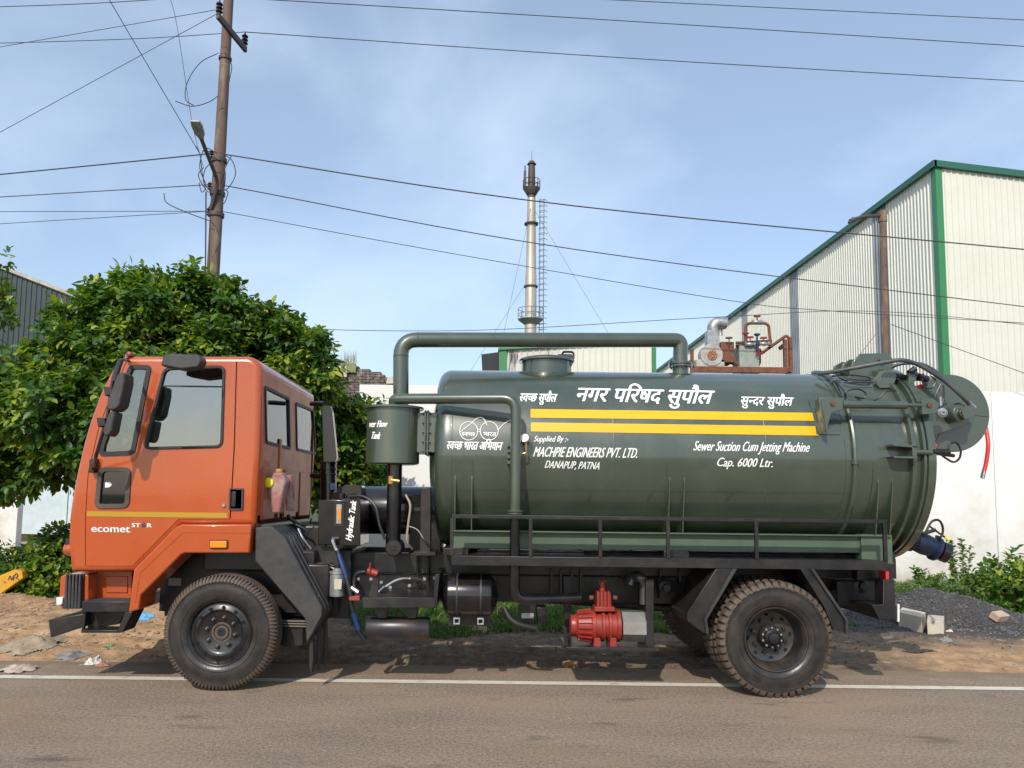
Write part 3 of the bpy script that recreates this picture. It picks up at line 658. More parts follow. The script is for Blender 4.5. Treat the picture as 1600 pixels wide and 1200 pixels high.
mk('blower', MB().lathe([(.05,-.12),(.24,-.12),(.25,-.1),(.25,.1),(.24,.12),(.05,.12)], ce, (0,1,0), 24).box(*bx(1088,562,1132,575,YR+.1,.3)), mat('soiled_white', (.42,.41,.39), .6, c2=(.30,.26,.22), scale=6), bo, bevel=.005)
m_ = MB()
for a in range(8):
    q_ = a*math.pi/4; m_.tube([ce+Vector((.03*math.cos(q_), -.15, .03*math.sin(q_))), ce+Vector((.09*math.cos(q_+.4), -.16, .09*math.sin(q_+.4))), ce+Vector((.10*math.cos(q_+.9), -.15, .10*math.sin(q_+.9)))], .014, 5)
mk('intake_grille', m_, mat('orange_rust', (.45,.16,.07), .6), bo)
mk('duct', MB().box(*bx(1106,516,1124,546,YR+.15,.24)), M_galv, bo, bevel=.004)
mk('duct_elbow', MB().tube(curve([P(1115,520,YR+.27), P(1114,511,YR+.27), P(1121,504,YR+.27), P(1135,505,YR+.27)]), [.125]*19, 14), M_galv, bo)
pp = [[(1165,538),(1165,505),(1201,505),(1204,542)], [(1150,536),(1206,533)], [(1190,552),(1229,524),(1234,530),(1236,580)], [(1150,541),(1186,539)], [(1186,545),(1186,572),(1160,575)], [(1120,555),(1150,570),(1175,562)], [(1218,545),(1226,538),(1227,578)]]
for i, l in enumerate(pp):
    mk('pipe', MB().tube(fil([P(u, v, YR+.05+.04*i) for u, v in l], .12), .034 if i < 4 else .045, 8), M_rust if i % 3 != 1 else M_stackd, bo)
for (u, v, c_, flat) in ((1183,494,M_red,1),(1165,521,M_red,1),(1172,527,M_red,1),(1193,528,M_red,1),(1186,551,M_red,0),(1139,528,M_stackd,1),(1128,513,M_stackd,1)):
    c0_ = P(u, v, YR+.02); ax = (0,0,1) if flat else (0,-1,0)
    m_ = MB().lathe([(.055,-.012),(.075,-.012),(.075,.012),(.055,.012)], c0_, ax, 16, close=True)
    if flat: m_.box(c0_.x-.06,c0_.x+.06,c0_.y-.008,c0_.y+.008,c0_.z-.006,c0_.z+.006).tube([c0_, c0_-Vector((0,0,.16))], .012, 6)
    else: m_.box(c0_.x-.06,c0_.x+.06,c0_.y-.008,c0_.y+.008,c0_.z-.006,c0_.z+.006).box(c0_.x-.006,c0_.x+.006,c0_.y-.008,c0_.y+.008,c0_.z-.06,c0_.z+.06)
    mk('handwheel', m_, c_, bo)
for (u, v) in ((1183,503),(1172,538),(1194,537)): c_ = P(u, v, YR+.05); mk('valve_body', MB().lathe([(.03,-.11),(.05,-.11),(.05,-.08),(.03,-.07),(.05,-.03),(.05,.03),(.03,.07),(.05,.08),(.05,.11),(.03,.11)], c_, (1,0,0), 12), M_galv, bo)
c_ = P(1183, 535, YR-.02); mk('blue_valve', MB().lathe([(.03,-.18),(.03,0),(.02,.05),(.02,.14),(.065,.16),(.065,.19),(0,.19)], c_, (0,0,1), 12), M_blue, bo)

# ================================================================== TRUCK
truck = thing('tanker_truck', 'orange cab sewer suction tanker truck with dark green tank', 'truck', (0.6, 1.2, 0))
T = truck
YT = 1.2; RT = 0.925; ZT = 2.155
def sub(name, mb, m, parent, **k): return mk(name, mb, m, parent, **k)
# ---- cab
outl = xz([(113,893),(108,845),(111,795),(121,740),(137,672),(160,610),(185,563),(197,557),(396,557),(411,572),(408,700),(401,820),(286,820),(214,893)], .08)
outl = outl[:1] + outl[1:]
full = fil2(outl, [0,.0,.1,.2,.2,.1,.05,.06,.12,.05,.1,0,0,0], 4)
CR = .055; ins = inset(full, CR)
Y0 = .04; Y1 = 2.22
def ring_skin(mb, sel):
    n = len(full); cols = []
    for k_ in range(6):
        a = k_/5*math.pi/2; t = math.sin(a); f_ = 1-math.cos(a)
        cols.append([((ins[i][0]+(full[i][0]-ins[i][0])*t), Y0+CR*f_, ins[i][1]+(full[i][1]-ins[i][1])*t) for i in range(n)])
    for k_ in range(6):
        a = (5-k_)/5*math.pi/2; t = math.sin(a); f_ = 1-math.cos(a)
        cols.append([((ins[i][0]+(full[i][0]-ins[i][0])*t), Y1-CR*f_, ins[i][1]+(full[i][1]-ins[i][1])*t) for i in range(n)])
    base = len(mb.v); v = [p for c_ in cols for p in c_]; fs = []
    for c_ in range(11):
        for i in range(n):
            j = (i+1) % n
            mid = (full[i][0]+full[j][0])/2, (full[i][1]+full[j][1])/2
            if c_ == 5 and sel(mid, full[i], full[j]): continue
            fs.append((c_*n+i, c_*n+j, (c_+1)*n+j, (c_+1)*n+i))
    mb.add(v, fs)
xrw = P(408, 700, .1).x
def skip(mid, a, b):
    rear = mid[0] > xrw-.06 and mid[1] > 1.62 and mid[1] < 2.85
    wind = mid[0] < P(185,600,.08).x and mid[1] > P(137,690,.08).z and mid[1] < P(185,566,.08).z
    return rear or wind
m_ = MB(); ring_skin(m_, skip)
body = mk('cab_body', m_, M_orange, T, sharp=50)
# windows on the side
win_q = xz([(203,570),(238,571),(211,711),(155,713),(158,695)], Y0); win_q = fil2(win_q, [.05,.05,.06,.05,.02])
win_d = xz([(256,574),(353,571),(349,700),(224,703)], Y0); win_d = fil2(win_d, .07)
win_s = xz([(155,730),(206,730),(203,794),(148,795)], Y0); win_s = fil2(win_s, .07)
holes = [inset(win_q, .006), inset(win_d, .006), inset(win_s, .006)]
plate('side_frame', inset(ins, .002), holes, Y0+.022, .02, M_orange, body)
# panels flush with the side: corner, door, rear pillar (gaps between them)
def clipx(poly, f, keep):                             # keep the side of a slanted line x=f(z)
    out = []; n = len(poly); fl = []
    for i in range(n):
        a, b = poly[i], poly[(i+1)%n]; sa = (a[0]-f(a[1]))*keep; sb = (b[0]-f(b[1]))*keep
        if sa >= 0: out.append(a); fl.append(0)
        if sa*sb < 0:
            t = sa/(sa-sb); z_ = a[1]+(b[1]-a[1])*t; out.append((f(z_), z_)); fl.append(1)
    res = []
    for i in range(len(out)):
        res.append(out[i]); j = (i+1) % len(out)
        if fl[i] and fl[j]:                            # follow the seam between its two ends
            for k in range(1, 24): z_ = out[i][1]+(out[j][1]-out[i][1])*k/24; res.append((f(z_), z_))
    return res
fr_l = xz([(134,893),(134,810),(138,740),(155,668),(176,612),(197,568),(202,555)], Y0)
def ffront(z):
    for i in range(len(fr_l)-1):
        (xa_, za_), (xb_, zb_) = fr_l[i], fr_l[i+1]
        if za_ <= z <= zb_: return xa_+(xb_-xa_)*(z-za_)/(zb_-za_)
    return fr_l[0][0] if z < fr_l[0][1] else fr_l[-1][0]
rr_l = xz([(359,822),(366,700),(370,557)], Y0)
def frear(z):
    i = 0 if z < rr_l[1][1] else 1
    (xa_, za_), (xb_, zb_) = rr_l[i], rr_l[i+1]; return xa_+(xb_-xa_)*(z-za_)/(zb_-za_)
dense = []
for i in range(len(ins)):
    a, b = ins[i], ins[(i+1)%len(ins)]
    for k_ in range(6): t = k_/6; dense.append((a[0]+(b[0]-a[0])*t, a[1]+(b[1]-a[1])*t))
corner = clipx(dense, lambda z: ffront(z)-.006, -1)
pillar = clipx(dense, lambda z: frear(z)+.006, 1)
doorp = clipx(clipx(dense, lambda z: ffront(z)+.004, 1), lambda z: frear(z)-.004, -1)
# straighten the cuts with extra points along the seam
def seam_pts(f, off_, z0_, z1_, n=14): return [(f(z0_+(z1_-z0_)*i/n)+off_, z0_+(z1_-z0_)*i/n) for i in range(1, n)]
plate('front_corner_panel', corner, [], Y0, .02, M_orange, body, bevel=.003)
plate('rear_pillar_panel', pillar, [], Y0, .02, M_orange, body, bevel=.003)
zlo = min(p[1] for p in doorp); zhi = max(p[1] for p in doorp)
door = plate('door', doorp, holes, Y0-.006, .026, M_orange, T, bevel=.004)
def frame(name, outer, wid, y0, th, m, parent, bev=.004): return plate(name, outer, [inset(outer, wid)], y0, th, m, parent, bevel=bev)
frame('window_seal', win_q, .04, Y0-.018, .03, M_rubber, door, .008); frame('window_seal', win_d, .026, Y0-.018, .03, M_rubber, door, .008)
frame('window_seal', win_s, .042, Y0-.02, .03, mat('sun_faded_rubber', (.045,.038,.032), .6, c2=(.09,.065,.045), scale=3), door, .01)
gq = inset(win_q, .03); gd = inset(win_d, .02); gs = inset(win_s, .035)
plate('quarter_window', gq, [], Y0+.004, .004, M_glassq, door, bevel=0)
# door glass: a lowered pane and its upper bar
zb_ = P(300, 603, Y0).z
plate('door_window', gd, [], Y0+.006, .004, M_glass, door, bevel=0)
a_, b_ = P(247, 603, Y0), P(351, 603, Y0)
mk('window_bar', MB().box(a_.x, b_.x, Y0-.002, Y0+.004, a_.z-.006, a_.z+.006), M_rubber, door)
plate('lower_window', gs, [], Y0+.004, .004, M_glassd, door, bevel=0)
m_ = MB().prism(xz([(164,754),(172,753),(175,757),(171,761),(164,762)], Y0), Y0+.002, Y0+.0035); mk('sticker', m_, M_white, door)
a_ = P(136, 799, Y0); b_ = P(355, 800.5, Y0); hh = 8*S(0)
mk('stripe', MB().box(P(136.5,803,Y0).x, P(356,803,Y0).x, Y0-.0095, Y0-.0065, P(240,808,Y0).z, P(240,800,Y0).z), M_gold, door)
mk('lock', MB().lathe([(.017,.0),(.017,.012),(.012,.016),(0,.016)], P(350,790,Y0-.006), (0,-1,0), 14), M_galv, door)
# handle recess on the rear pillar
hr = xz([(359,763),(381,763),(380,797),(358,797)], Y0)
hd = mk('door_handle', MB().prism(hr, Y0-.008, Y0+.001), M_rubber, door, bevel=.003)
frame('handle_bezel', fil2(hr, .01), .014, Y0-.017, .01, M_plastic, hd, .003)
mk('handle_grip', MB().prism(xz([(363,768),(370,768),(369,792),(362,792)], Y0), Y0-.022, Y0-.008), M_bgloss, hd, bevel=.004)
# far side and rear
plate('far_side_panel', inset(ins, .002), [holes[0], holes[1]], Y1-.02, .02, M_orange, body)
mk('far_window', MB().prism(gd, Y1-.012, Y1-.008), M_glass, body); mk('far_quarter_window', MB().prism(gq, Y1-.012, Y1-.008), M_glassq, body)
XR = full[[i for i in range(len(full)) if full[i][0] == max(p[0] for p in full)][0]][0]
lt = P(411,572,.08); lb = P(401,820,.08)
def rearx(z): return lb.x + (lt.x-lb.x)*(z-lb.z)/(lt.z-lb.z)
def rp_(pts): return [(PX(u, v, rearx(2.2)+.0).y, PX(u, v, rearx(2.2)).z) for u, v in pts]
rw1 = fil2(rp_([(413,602),(451,621.5),(453,703),(415,693)]), .05); rw2 = fil2(rp_([(461.5,628),(489,640),(493,711),(463,704)]), .05)
rout = [(Y0+CR-.004, 1.55), (Y1-CR+.004, 1.55), (Y1-CR+.004, 2.90), (Y0+CR-.004, 2.90)]
rmap = lambda x, y, z: (rearx(z) - y, x, z)
M_orear = mat('orange_rear_dulled', (0.42, 0.085, 0.02), 0.42, coat=0.10, spec=.3, c2=(0.34, 0.08, 0.03), scale=3, dustc=(0.30, 0.13, 0.08), dust=0.3)  # cab orange again, its grazing reflection toned down in colour and gloss
rear = plate('rear_wall', rout, [inset(rw1, .004), inset(rw2, .004)], .0, .02, M_orear, body, bevel=.002, curve_xy=rmap)
for q_ in (rw1, rw2):
    plate('window_seal', q_, [inset(q_, .028)], -.012, .025, M_rubber, body, bevel=.005, curve_xy=rmap)
    plate('rear_window', inset(q_, .02), [], .006, .004, M_glassq, body, bevel=0, curve_xy=rmap)
def bxr(y0, y1, z0, z1, pr): return MB().add([(rearx(z0)-.0, y0, z0),(rearx(z0)-.0, y1, z0),(rearx(z1)-.0, y1, z1),(rearx(z1)-.0, y0, z1),(rearx(z0)+pr, y0+.01, z0+.01),(rearx(z0)+pr, y1-.01, z0+.01),(rearx(z1)+pr, y1-.01, z1-.01),(rearx(z1)+pr, y0+.01, z1-.01)], [(4,5,6,7),(0,1,5,4),(1,2,6,5),(2,3,7,6),(3,0,4,7)])
for (y0_, y1_, z0_, z1_) in ((.18,.62,1.5,2.0),(.72,.80,1.5,2.3),(.95,1.45,1.5,2.0),(1.6,2.1,1.5,2.0)): mk('pressed_panel', bxr(y0_, y1_, z0_, z1_, .012), M_orear, rear, bevel=.004)
# windscreen glass and roof marker
plate_pts = [(P(141,672,.08).x, P(141,672,.08).z), (P(186,572,.08).x, P(186,572,.08).z)]
(xa_, za_), (xb_, zb2) = plate_pts
mk('windscreen', MB().add([(xa_-.01, Y0+CR, za_-.03), (xa_-.01, Y1-CR, za_-.03), (xb_-.01, Y1-CR, zb2+.03), (xb_-.01, Y0+CR, zb2+.03)], [(0,1,2,3)]), M_glassq, body)
# interior
cx0 = P(200,700,.5).x
inn = mk('seat', MB().box(P(290,700,.5).x-.1, P(290,700,.5).x+.35, .45, .95, 1.35, 1.95).box(P(290,700,.5).x+.2, P(290,700,.5).x+.36, .47, .93, 1.9, 2.55), M_seat, body, bevel=.05)
mk('seat', MB().box(P(290,700,.5).x-.1, P(290,700,.5).x+.35, 1.3, 1.95, 1.35, 1.95).box(P(290,700,.5).x+.2, P(290,700,.5).x+.36, 1.32, 1.93, 1.9, 2.5), M_seat, body, bevel=.05)
mk('dashboard', MB().box(P(140,780,.5).x+.05, P(140,780,.5).x+.45, .15, 2.1, 1.2, 1.98), M_seat, body, bevel=.05)
sw = Vector((P(205,700,.6).x, 1.6, 2.12)); mk('steering_wheel', MB().lathe([(.20,-.012),(.225,-.012),(.225,.012),(.20,.012)], sw, (.5,0,.85), 24, close=True).tube([sw, sw-Vector((.2,0,.35))], .02, 8), M_seat, body)
mk('cab_floor', MB().box(P(135,860,.5).x, xrw-.06, .12, 2.14, 1.22, 1.32), M_black, body)
# flare over the front wheel
fl_out = xz([(202,957),(205,935),(211,889),(275,824),(285,819),(394,819),(391,864),(290,864),(285,866),(222,929),(219,952)], -.01)
flare = mk('wheel_flare', MB().prism(fl_out, -.035, .30), M_orange, T, bevel=.014)
fi = xz([(212,940),(219,892),(280,834),(288,829),(392,830),(391.5,833),(289,832),(282,837),(221,895),(214,941)], -.01)
mk('flare_crease', MB().prism(fi, -.039, -.034), M_orange, flare)
lm = mk('side_indicator', MB().prism(fil2(xz([(329,845),(355,845),(355,856),(329,856)], -.04), .01), -.062, -.034), M_amber, T, bevel=.006)
mk('indicator_base', MB().prism(fil2(xz([(327.5,843.5),(356.5,843.5),(356.5,857.5),(327.5,857.5)], -.04), .012), -.042, -.033), M_rubber, lm)
# below the door: step well, steps, bumper end
mk('step_well', MB().prism(xz([(128,892),(208,892),(206,945),(128,945)], .3), .28, .33).prism(xz([(165,900),(200,900),(200,926),(167,926)], .28), .268, .282), M_orange, T, bevel=.006)
stp = mk('upper_step', MB().prism(xz([(128,940),(204,940),(202,956),(129,956)], .03), .02, .36), M_black, T, bevel=.004)
a_ = P(130, 940, .03); b_ = P(203, 940, .03)
for i in range(9): mk('tread_bar', MB().box(a_.x, b_.x, .03+i*.036, .045+i*.036, a_.z-.002, a_.z+.007), M_plastic, stp)
mk('lower_step', MB().prism(xz([(127,984),(188,985),(188,989),(126,989)], .03), .03, .24).prism(xz([(130,955),(134,955),(131,985),(127,985)], .03), .03, .06).prism(xz([(196,956),(208,956),(192,988),(183,988)], .03), .02, .26), M_black, T, bevel=.004)
mk('step_backing', MB().prism(xz([(130,953),(198,953),(186,975),(140,982)], .24), .22, .27), M_black, T)
mk('under_run_bar', MB().prism(xz([(77,968),(132,958),(134,978),(81,996)], .12), .10, 2.2), M_black, T, bevel=.008)
bump = mk('front_bumper', MB().prism(fil2(xz([(90,902),(97,898),(134,898),(134,940),(128,951),(92,952),(88,940)], .06), .02), .10, 2.2), M_orange, T, bevel=.012)
m_ = MB()
for i in range(5): u = 101.5+i*5.2; m_.prism(fil2(xz([(u+2,898),(u+5,898),(u+4.4,951),(u-.8,951)], .06), .01), .045, .12)
mk('bumper_ribs', m_, M_plastic, bump, bevel=.005)
mk('ribs_backing', MB().prism(xz([(101,898),(129,898),(127,951),(98,951)], .06), .08, .11), M_rubber, bump)
mk('headlight', MB().prism(fil2(xz([(88.5,933),(99,933),(98,944),(89,946)], .07), .01), .06, .5), M_lamp, bump, bevel=.005)
mk('front_lamp_pod', MB().lathe([(0,.0),(.05,.01),(.06,.05),(.06,.10)], P(113,858,.16)+Vector((-.07,0,0)), (1,0,0), 14), M_orange, T)
# rear mudguard of front wheel
mg = xz([(399,824),(424,822),(444,838),(503,948),(503,962),(479,1006),(476,966),(398,876)], .03)
gd_ = mk('mudguard', MB().prism(mg, .03, .60), M_plastic, T, bevel=.01)
for yy in (.12, .25, .38, .5):
    p_ = xz([(436,832),(446,838),(505,948),(505,962),(500,962),(498,950)], .03); mk('mudguard_rib', MB().prism(p_, yy, yy+.04), M_plastic, gd_, bevel=.006)
for dx, yy in ((0,.08),(6,.2),(11,.33)): mk('mud_flap', MB().prism(xz([(484+dx,975),(488+dx,972),(489+dx,1030),(486+dx,1052),(483+dx,1040)], .08), yy, yy+.10), M_rubber, gd_)
# ---- lettering helpers
def text_mesh(s, bold=0.0, shear=0.0):
    cu = bpy.data.curves.new('t', 'FONT'); cu.body = s; cu.size = 1; cu.shear = shear; cu.resolution_u = 3
    o = bpy.data.objects.new('t', cu); COL.objects.link(o); dg = bpy.context.evaluated_depsgraph_get(); dg.update()
    me = bpy.data.meshes.new_from_object(o.evaluated_get(dg)); bpy.data.objects.remove(o); bpy.data.curves.remove(cu); return me
def deva(pieces, bold, cut=.62, gap=.0):                # a piece with '/' is cut before its upright to give the half letter
    out = bmesh.new(); x = 0
    for pc in pieces:
        if pc == ' ': x += .28; continue
        half = pc.endswith('/'); me = text_mesh(pc.rstrip('/'), bold); b = bmesh.new(); b.from_mesh(me)
        xs_ = [v.co.x for v in b.verts]; x0_, x1_ = min(xs_), max(xs_)
        if half:
            c_ = x0_ + (x1_-x0_)*cut
            bmesh.ops.bisect_plane(b, geom=b.verts[:]+b.edges[:]+b.faces[:], plane_co=(c_,0,0), plane_no=(1,0,0), clear_outer=True); x1_ = c_
        for v in b.verts: v.co.x += x - x0_
        x += x1_-x0_+gap; b.to_mesh(me); b.free(); out.from_mesh(me); bpy.data.meshes.remove(me)
    me = bpy.data.meshes.new('t'); out.to_mesh(me); out.free(); return me
def cyl_hit(u, v, off_):
    d_ = ray(u, v); oy = CAM.y-YT; oz = CAM.z-ZT; r_ = RT+off_
    A = d_.y**2+d_.z**2; B = 2*(oy*d_.y+oz*d_.z); C_ = oy*oy+oz*oz-r_*r_; D_ = B*B-4*A*C_
    t = (-B-math.sqrt(max(D_, 0)))/(2*A); return CAM + d_*t
def letter(name, me, p0, p1, hpx, fmap, m, parent, slant=0.0, rows=True, cap=.70, jit=0, bold=1.0):
    bm = bmesh.new(); bm.from_mesh(me); bpy.data.meshes.remove(me)
    bmesh.ops.remove_doubles(bm, verts=bm.verts, dist=1e-5)
    if rows:
        for k_ in range(-4, 16): bmesh.ops.bisect_plane(bm, geom=bm.verts[:]+bm.edges[:]+bm.faces[:], plane_co=(0, k_*.08, 0), plane_no=(0,1,0))
    xs_ = [v.co.x for v in bm.verts]; x0_, x1_ = min(xs_), max(xs_); L = x1_-x0_
    du, dv = (p1[0]-p0[0]), (p1[1]-p0[1]); ln = math.hypot(du, dv); ex, ey = du/ln, dv/ln
    ux, uy = ey, -ex                                   # up on the picture
    me1 = bpy.data.meshes.new('t'); bm.to_mesh(me1); bm.free(); out = bmesh.new()
    sh_ = [(0,0)] + ([(-.5*bold,0),(.5*bold,0),(0,.35*bold)] if bold else [])
    for k_, (ax_, ay_) in enumerate(sh_):               # brush strokes are wider than the outline: overlapping passes of paint
        bm = bmesh.new(); bm.from_mesh(me1)
        for v in bm.verts:
            s_ = (v.co.x-x0_)/L*ln; h = v.co.y/cap*hpx
            if jit: h += jit*math.sin(s_*.35)
            s_ += slant*h + ax_; h += ay_
            p_ = fmap(p0[0]+ex*s_+ux*h, p0[1]+ey*s_+uy*h); v.co = p_ + (CAM-p_).normalized()*.0006*k_
        tmp = bpy.data.meshes.new('t'); bm.to_mesh(tmp); bm.free(); out.from_mesh(tmp); bpy.data.meshes.remove(tmp)
    bpy.data.meshes.remove(me1)
    me2 = bpy.data.meshes.new(name); out.to_mesh(me2); out.free(); me2.materials.clear(); me2.materials.append(m)
    o = bpy.data.objects.new(name, me2); COL.objects.link(o); o.parent = parent
    if parent.get('_root', 0) == 1: o.matrix_parent_inverse = Matrix.Translation(parent.location).inverted()
    return o
fdoor = lambda u, v: P(u, v, Y0-.009)
letter('badge_letters', text_mesh('ecomet', .022), (143,831), (203,832), 11.5, fdoor, mat('chrome_letter', (.8,.8,.8), .25, metal=.3), door, rows=False, cap=.70)
letter('badge_letters', text_mesh('ST', .022), (206,823.5), (219,824), 6.2, fdoor, MATS['chrome_letter'], door, rows=False)
letter('badge_letters', text_mesh('R', .022), (230,824), (237,824), 6.2, fdoor, MATS['chrome_letter'], door, rows=False)
sx_ = fdoor(224.5, 820.5); m_ = MB(); pts = []
for i in range(10):
    r_ = .026 if i % 2 == 0 else .011; a = math.pi/2+i*math.pi/5; pts.append((sx_.x+r_*math.cos(a), sx_.z+r_*math.sin(a)))
mk('badge_star', MB().prism(pts, Y0-.011, Y0-.0065), M_blues, door)
# ---- mirrors
my = -.34
mr = mk('mirror_arm', MB().tube(fil([P(200,562,.05), P(186,563,my), P(177,590,my), P(168,650,my), P(150,712,my), P(146,733,-.02)], .06), [.017]*27 if False else .016, 10), M_bgloss, T)
mk('arm_sleeve', MB().tube([P(189,562,my), P(178,595,my)], .024, 10), M_plastic, mr)
mk('arm_base', MB().prism(xz([(141,718),(150,716),(148,738),(140,739)], -.02), -.04, .05), M_bgloss, mr, bevel=.006)
m1 = fil2(xz([(191,590),(198,584),(204,586),(204,600),(196,636),(188,643),(178,643),(175,637)], my), .02)
mk('mirror_housing', MB().prism(m1, my-.11, my+.07), M_plastic, mr, bevel=.02)
m2 = fil2(xz([(176,650),(180,644),(188,645),(182,676),(177,682),(171,682),(168,676)], my), .02)
mk('mirror_housing', MB().prism(m2, my-.09, my+.06), M_plastic, mr, bevel=.02)
for u, v in ((172,612),(161,660)): mk('mirror_clamp', MB().prism(fil2(xz([(u-6,v-7),(u+7,v-6),(u+8,v+6),(u-4,v+8)], my), .01), my-.05, my+.05), M_rubber, mr, bevel=.008)
rm = fil2(xz([(262,558),(272,555),(318,557),(322,566),(316,577),(290,580),(258,574)], -.2), .02)
rmo = mk('roof_mirror', MB().prism(rm, -.30, -.16), M_plastic, T, bevel=.015); mk('mirror_bracket', MB().tube([P(290,575,-.16), P(290,565,.05)], .018, 8), M_rubber, rmo)
mk('marker_lamp', MB().lathe([(0,-.035),(.022,-.03),(.026,0),(.022,.03),(0,.035)], P(203,554,.06), (0,1,0), 14), M_red, T)
mk('marker_lamp_base', MB().tube([P(199,554,.06), P(197,562,.06)], .016, 8), M_galv, T)
# ---- wheels
def wheel(cx, cz, yface, front, outer, name='wheel', flip=False):
    e = bpy.data.objects.new(name, None); e.location = (cx, yface, cz); COL.objects.link(e); e.parent = T; e.matrix_parent_inverse = Matrix.Translation(T.location).inverted(); e.empty_display_size = .1
    s = -1 if flip else 1
    key = ('f' if front else 'r')+('o' if outer else 'i')
    if key not in WC: WC[key] = build_wheel(front, outer)
    for nm, me in WC[key]:
        o = bpy.data.objects.new(nm, me); COL.objects.link(o); o.parent = e
        if flip: o.rotation_euler = (0, 0, math.pi)
    return e
WC = {}
def mesh_of(mb, m, name, sharp=35):
    me = bpy.data.meshes.new(name); me.from_pydata(mb.v, [], mb.f); me.validate(); me.materials.append(m); me.shade_smooth(); me.set_sharp_from_angle(angle=R(sharp)); return me
def build_wheel(front, outer):
    out = []; wid = .27; rb = .500 if front else .494
    prof = [(.283,.035),(.300,.012),(.325,.004),(.365,-.002),(.405,.000),(.440,.008),(.450,.006),(.455,.012),(.470,.020),(rb-.012,.035),(rb,.07),(rb+.004,wid/2),(rb,wid-.07),(rb-.012,wid-.035),(.455,wid-.012),(.405,wid),(.325,wid-.004),(.283,wid-.035)]
    prof = [(p[0]+(.003 if abs(p[0]-.325)<.001 else 0), p[1]) for p in prof]
    sw = prof[:8]; tr = prof[7:]
    m_ = MB().lathe(sw, (0,0,0), (0,1,0), 96)
    m_.f = [f for f in m_.f if len(f) == 4]
    out.append(('sidewall', mesh_of(m_, M_side, 'sidewall', 60)))
    m_ = MB().lathe(tr, (0,0,0), (0,1,0), 96); m_.f = [f for f in m_.f if len(f) == 4]
    N = 92 if front else 46
    for i in range(N):
        a0 = 2*math.pi*i/N; half = 2*math.pi/N*(.27 if front else .33); sk = .035 if front else .0
        for side in (0, 1):
            if front: pf = [(.452,.004,0),(.470,.010,.2),(.492,.022,.5),(.509,.045,.8),(.511,.10,1.0),(.498,.10,1.0),(.470,.03,.3)]
            else:
                dl_ = .0 if i % 2 else .02
                pf = [(.462,.004,0),(.480,.006,.1),(.502,.020,.2),(.514,.045,.3),(.516,.11-dl_,.5),(.488,.11-dl_,.5),(.468,.03,.1)]
            L = []; Rr = []
            for r_, yy, q_ in pf:
                yy = yy if side == 0 else wid-yy
                aa = a0 + sk*q_*(1 if side == 0 else -1) + (0 if side == 0 else math.pi/N); hh = half*(1.0 if r_ < .5 else .92)
                L.append((r_*math.sin(aa-hh), yy, r_*math.cos(aa-hh))); Rr.append((r_*math.sin(aa+hh), yy, r_*math.cos(aa+hh)))
            n = len(pf); m_.add(L+Rr, [tuple(range(n)), tuple(range(2*n-1, n-1, -1))] + [(j, n+j, n+(j+1)%n, (j+1)%n) for j in range(n)])
    if front:                                          # centre ribs
        for yy in (.085,.135,.185): m_.lathe([(.50,yy-.018),(.511,yy-.016),(.511,yy+.016),(.50,yy+.018)], (0,0,0), (0,1,0), 96)
    out.append(('tyre', mesh_of(m_, M_tyre, 'tyre', 30)))
    # raised marks on the sidewall
    m_ = MB().lathe([(.437,.006),(.440,.003),(.443,.006)], (0,0,0), (0,1,0), 96); m_.f = [f for f in m_.f if len(f) == 4]
    m_.lathe([(.336,.003),(.339,-.002),(.342,.001)], (0,0,0), (0,1,0), 96); m_.f = [f for f in m_.f if len(f) == 4]
    random.seed(5)
    for a0, a1, rr_ in ((.5,1.1,.395),(2.0,2.7,.39),(3.6,4.3,.395),(5.2,5.7,.39)):
        a = a0
        while a < a1:
            da = random.choice((.018,.026,.03)); p0_ = (rr_, a); vs_ = []
            for (r_, q_) in ((rr_-.013,a),(rr_+.013,a),(rr_+.013,a+da*.55),(rr_-.013,a+da*.55)): vs_.append((r_*math.sin(q_), -.003, r_*math.cos(q_)))
            vs_ += [(x_, .002, z_) for x_, y_, z_ in vs_]; m_.add(vs_, [(0,1,2,3),(0,4,5,1),(1,5,6,2),(2,6,7,3),(3,7,4,0)]); a += da+.02
    out.append(('sidewall_marking', mesh_of(m_, M_side, 'sidewall_marking')))
    if front:
        pr = [(.290,.045),(.290,.022),(.284,.016),(.276,.020),(.268,.040),(.258,.052),(.244,.052),(.232,.044),(.205,.036),(.19,.050),(.175,.058),(.10,.060),(.092,.062),(.088,.085),(.074,.085),(.070,.060),(.066,.056)]
        m_ = MB().lathe(pr, (0,0,0), (0,1,0), 72); m_.f = [f for f in m_.f if len(f) == 4]; out.append(('rim', mesh_of(m_, mat('front_rim_paint', (.007,.0075,.009), .3, coat=.3, dustc=(.25,.2,.15), dust=.1), 'rim', 50)))
        m_ = MB().lathe([(.072,.11),(.062,.085),(.048,.082),(.044,.072),(.034,.064),(.028,.064),(0,.066)], (0,0,0), (0,1,0), 32); out.append(('hub', mesh_of(m_, M_black, 'hub')))
        for i in range(12):
            a = i*math.pi/6+.1; p_ = Vector((.222*math.sin(a), .0365, .222*math.cos(a)))
            out.append(('rim_hole_disc', mesh_of(MB().lathe([(0,.0),(.0175,.0),(.0175,.006),(0,.006)], p_+Vector((0,-.0045,0)), (0,1,.0), 12), mat('hole_shade', (.002,.002,.002), .9), 'rim_hole_disc')))  # near-black discs on the rim, painted in for the shade inside the holes
        for i in range(8):
            a = i*math.pi/4+.2; p_ = Vector((.128*math.sin(a), .060, .128*math.cos(a)))
            out.append(('wheel_nut', mesh_of(MB().lathe([(.024,0),(.022,-.008),(.016,-.010),(.016,-.03),(.010,-.034),(0,-.034)], p_, (0,1,0), 12), M_black, 'wheel_nut')))
    else:
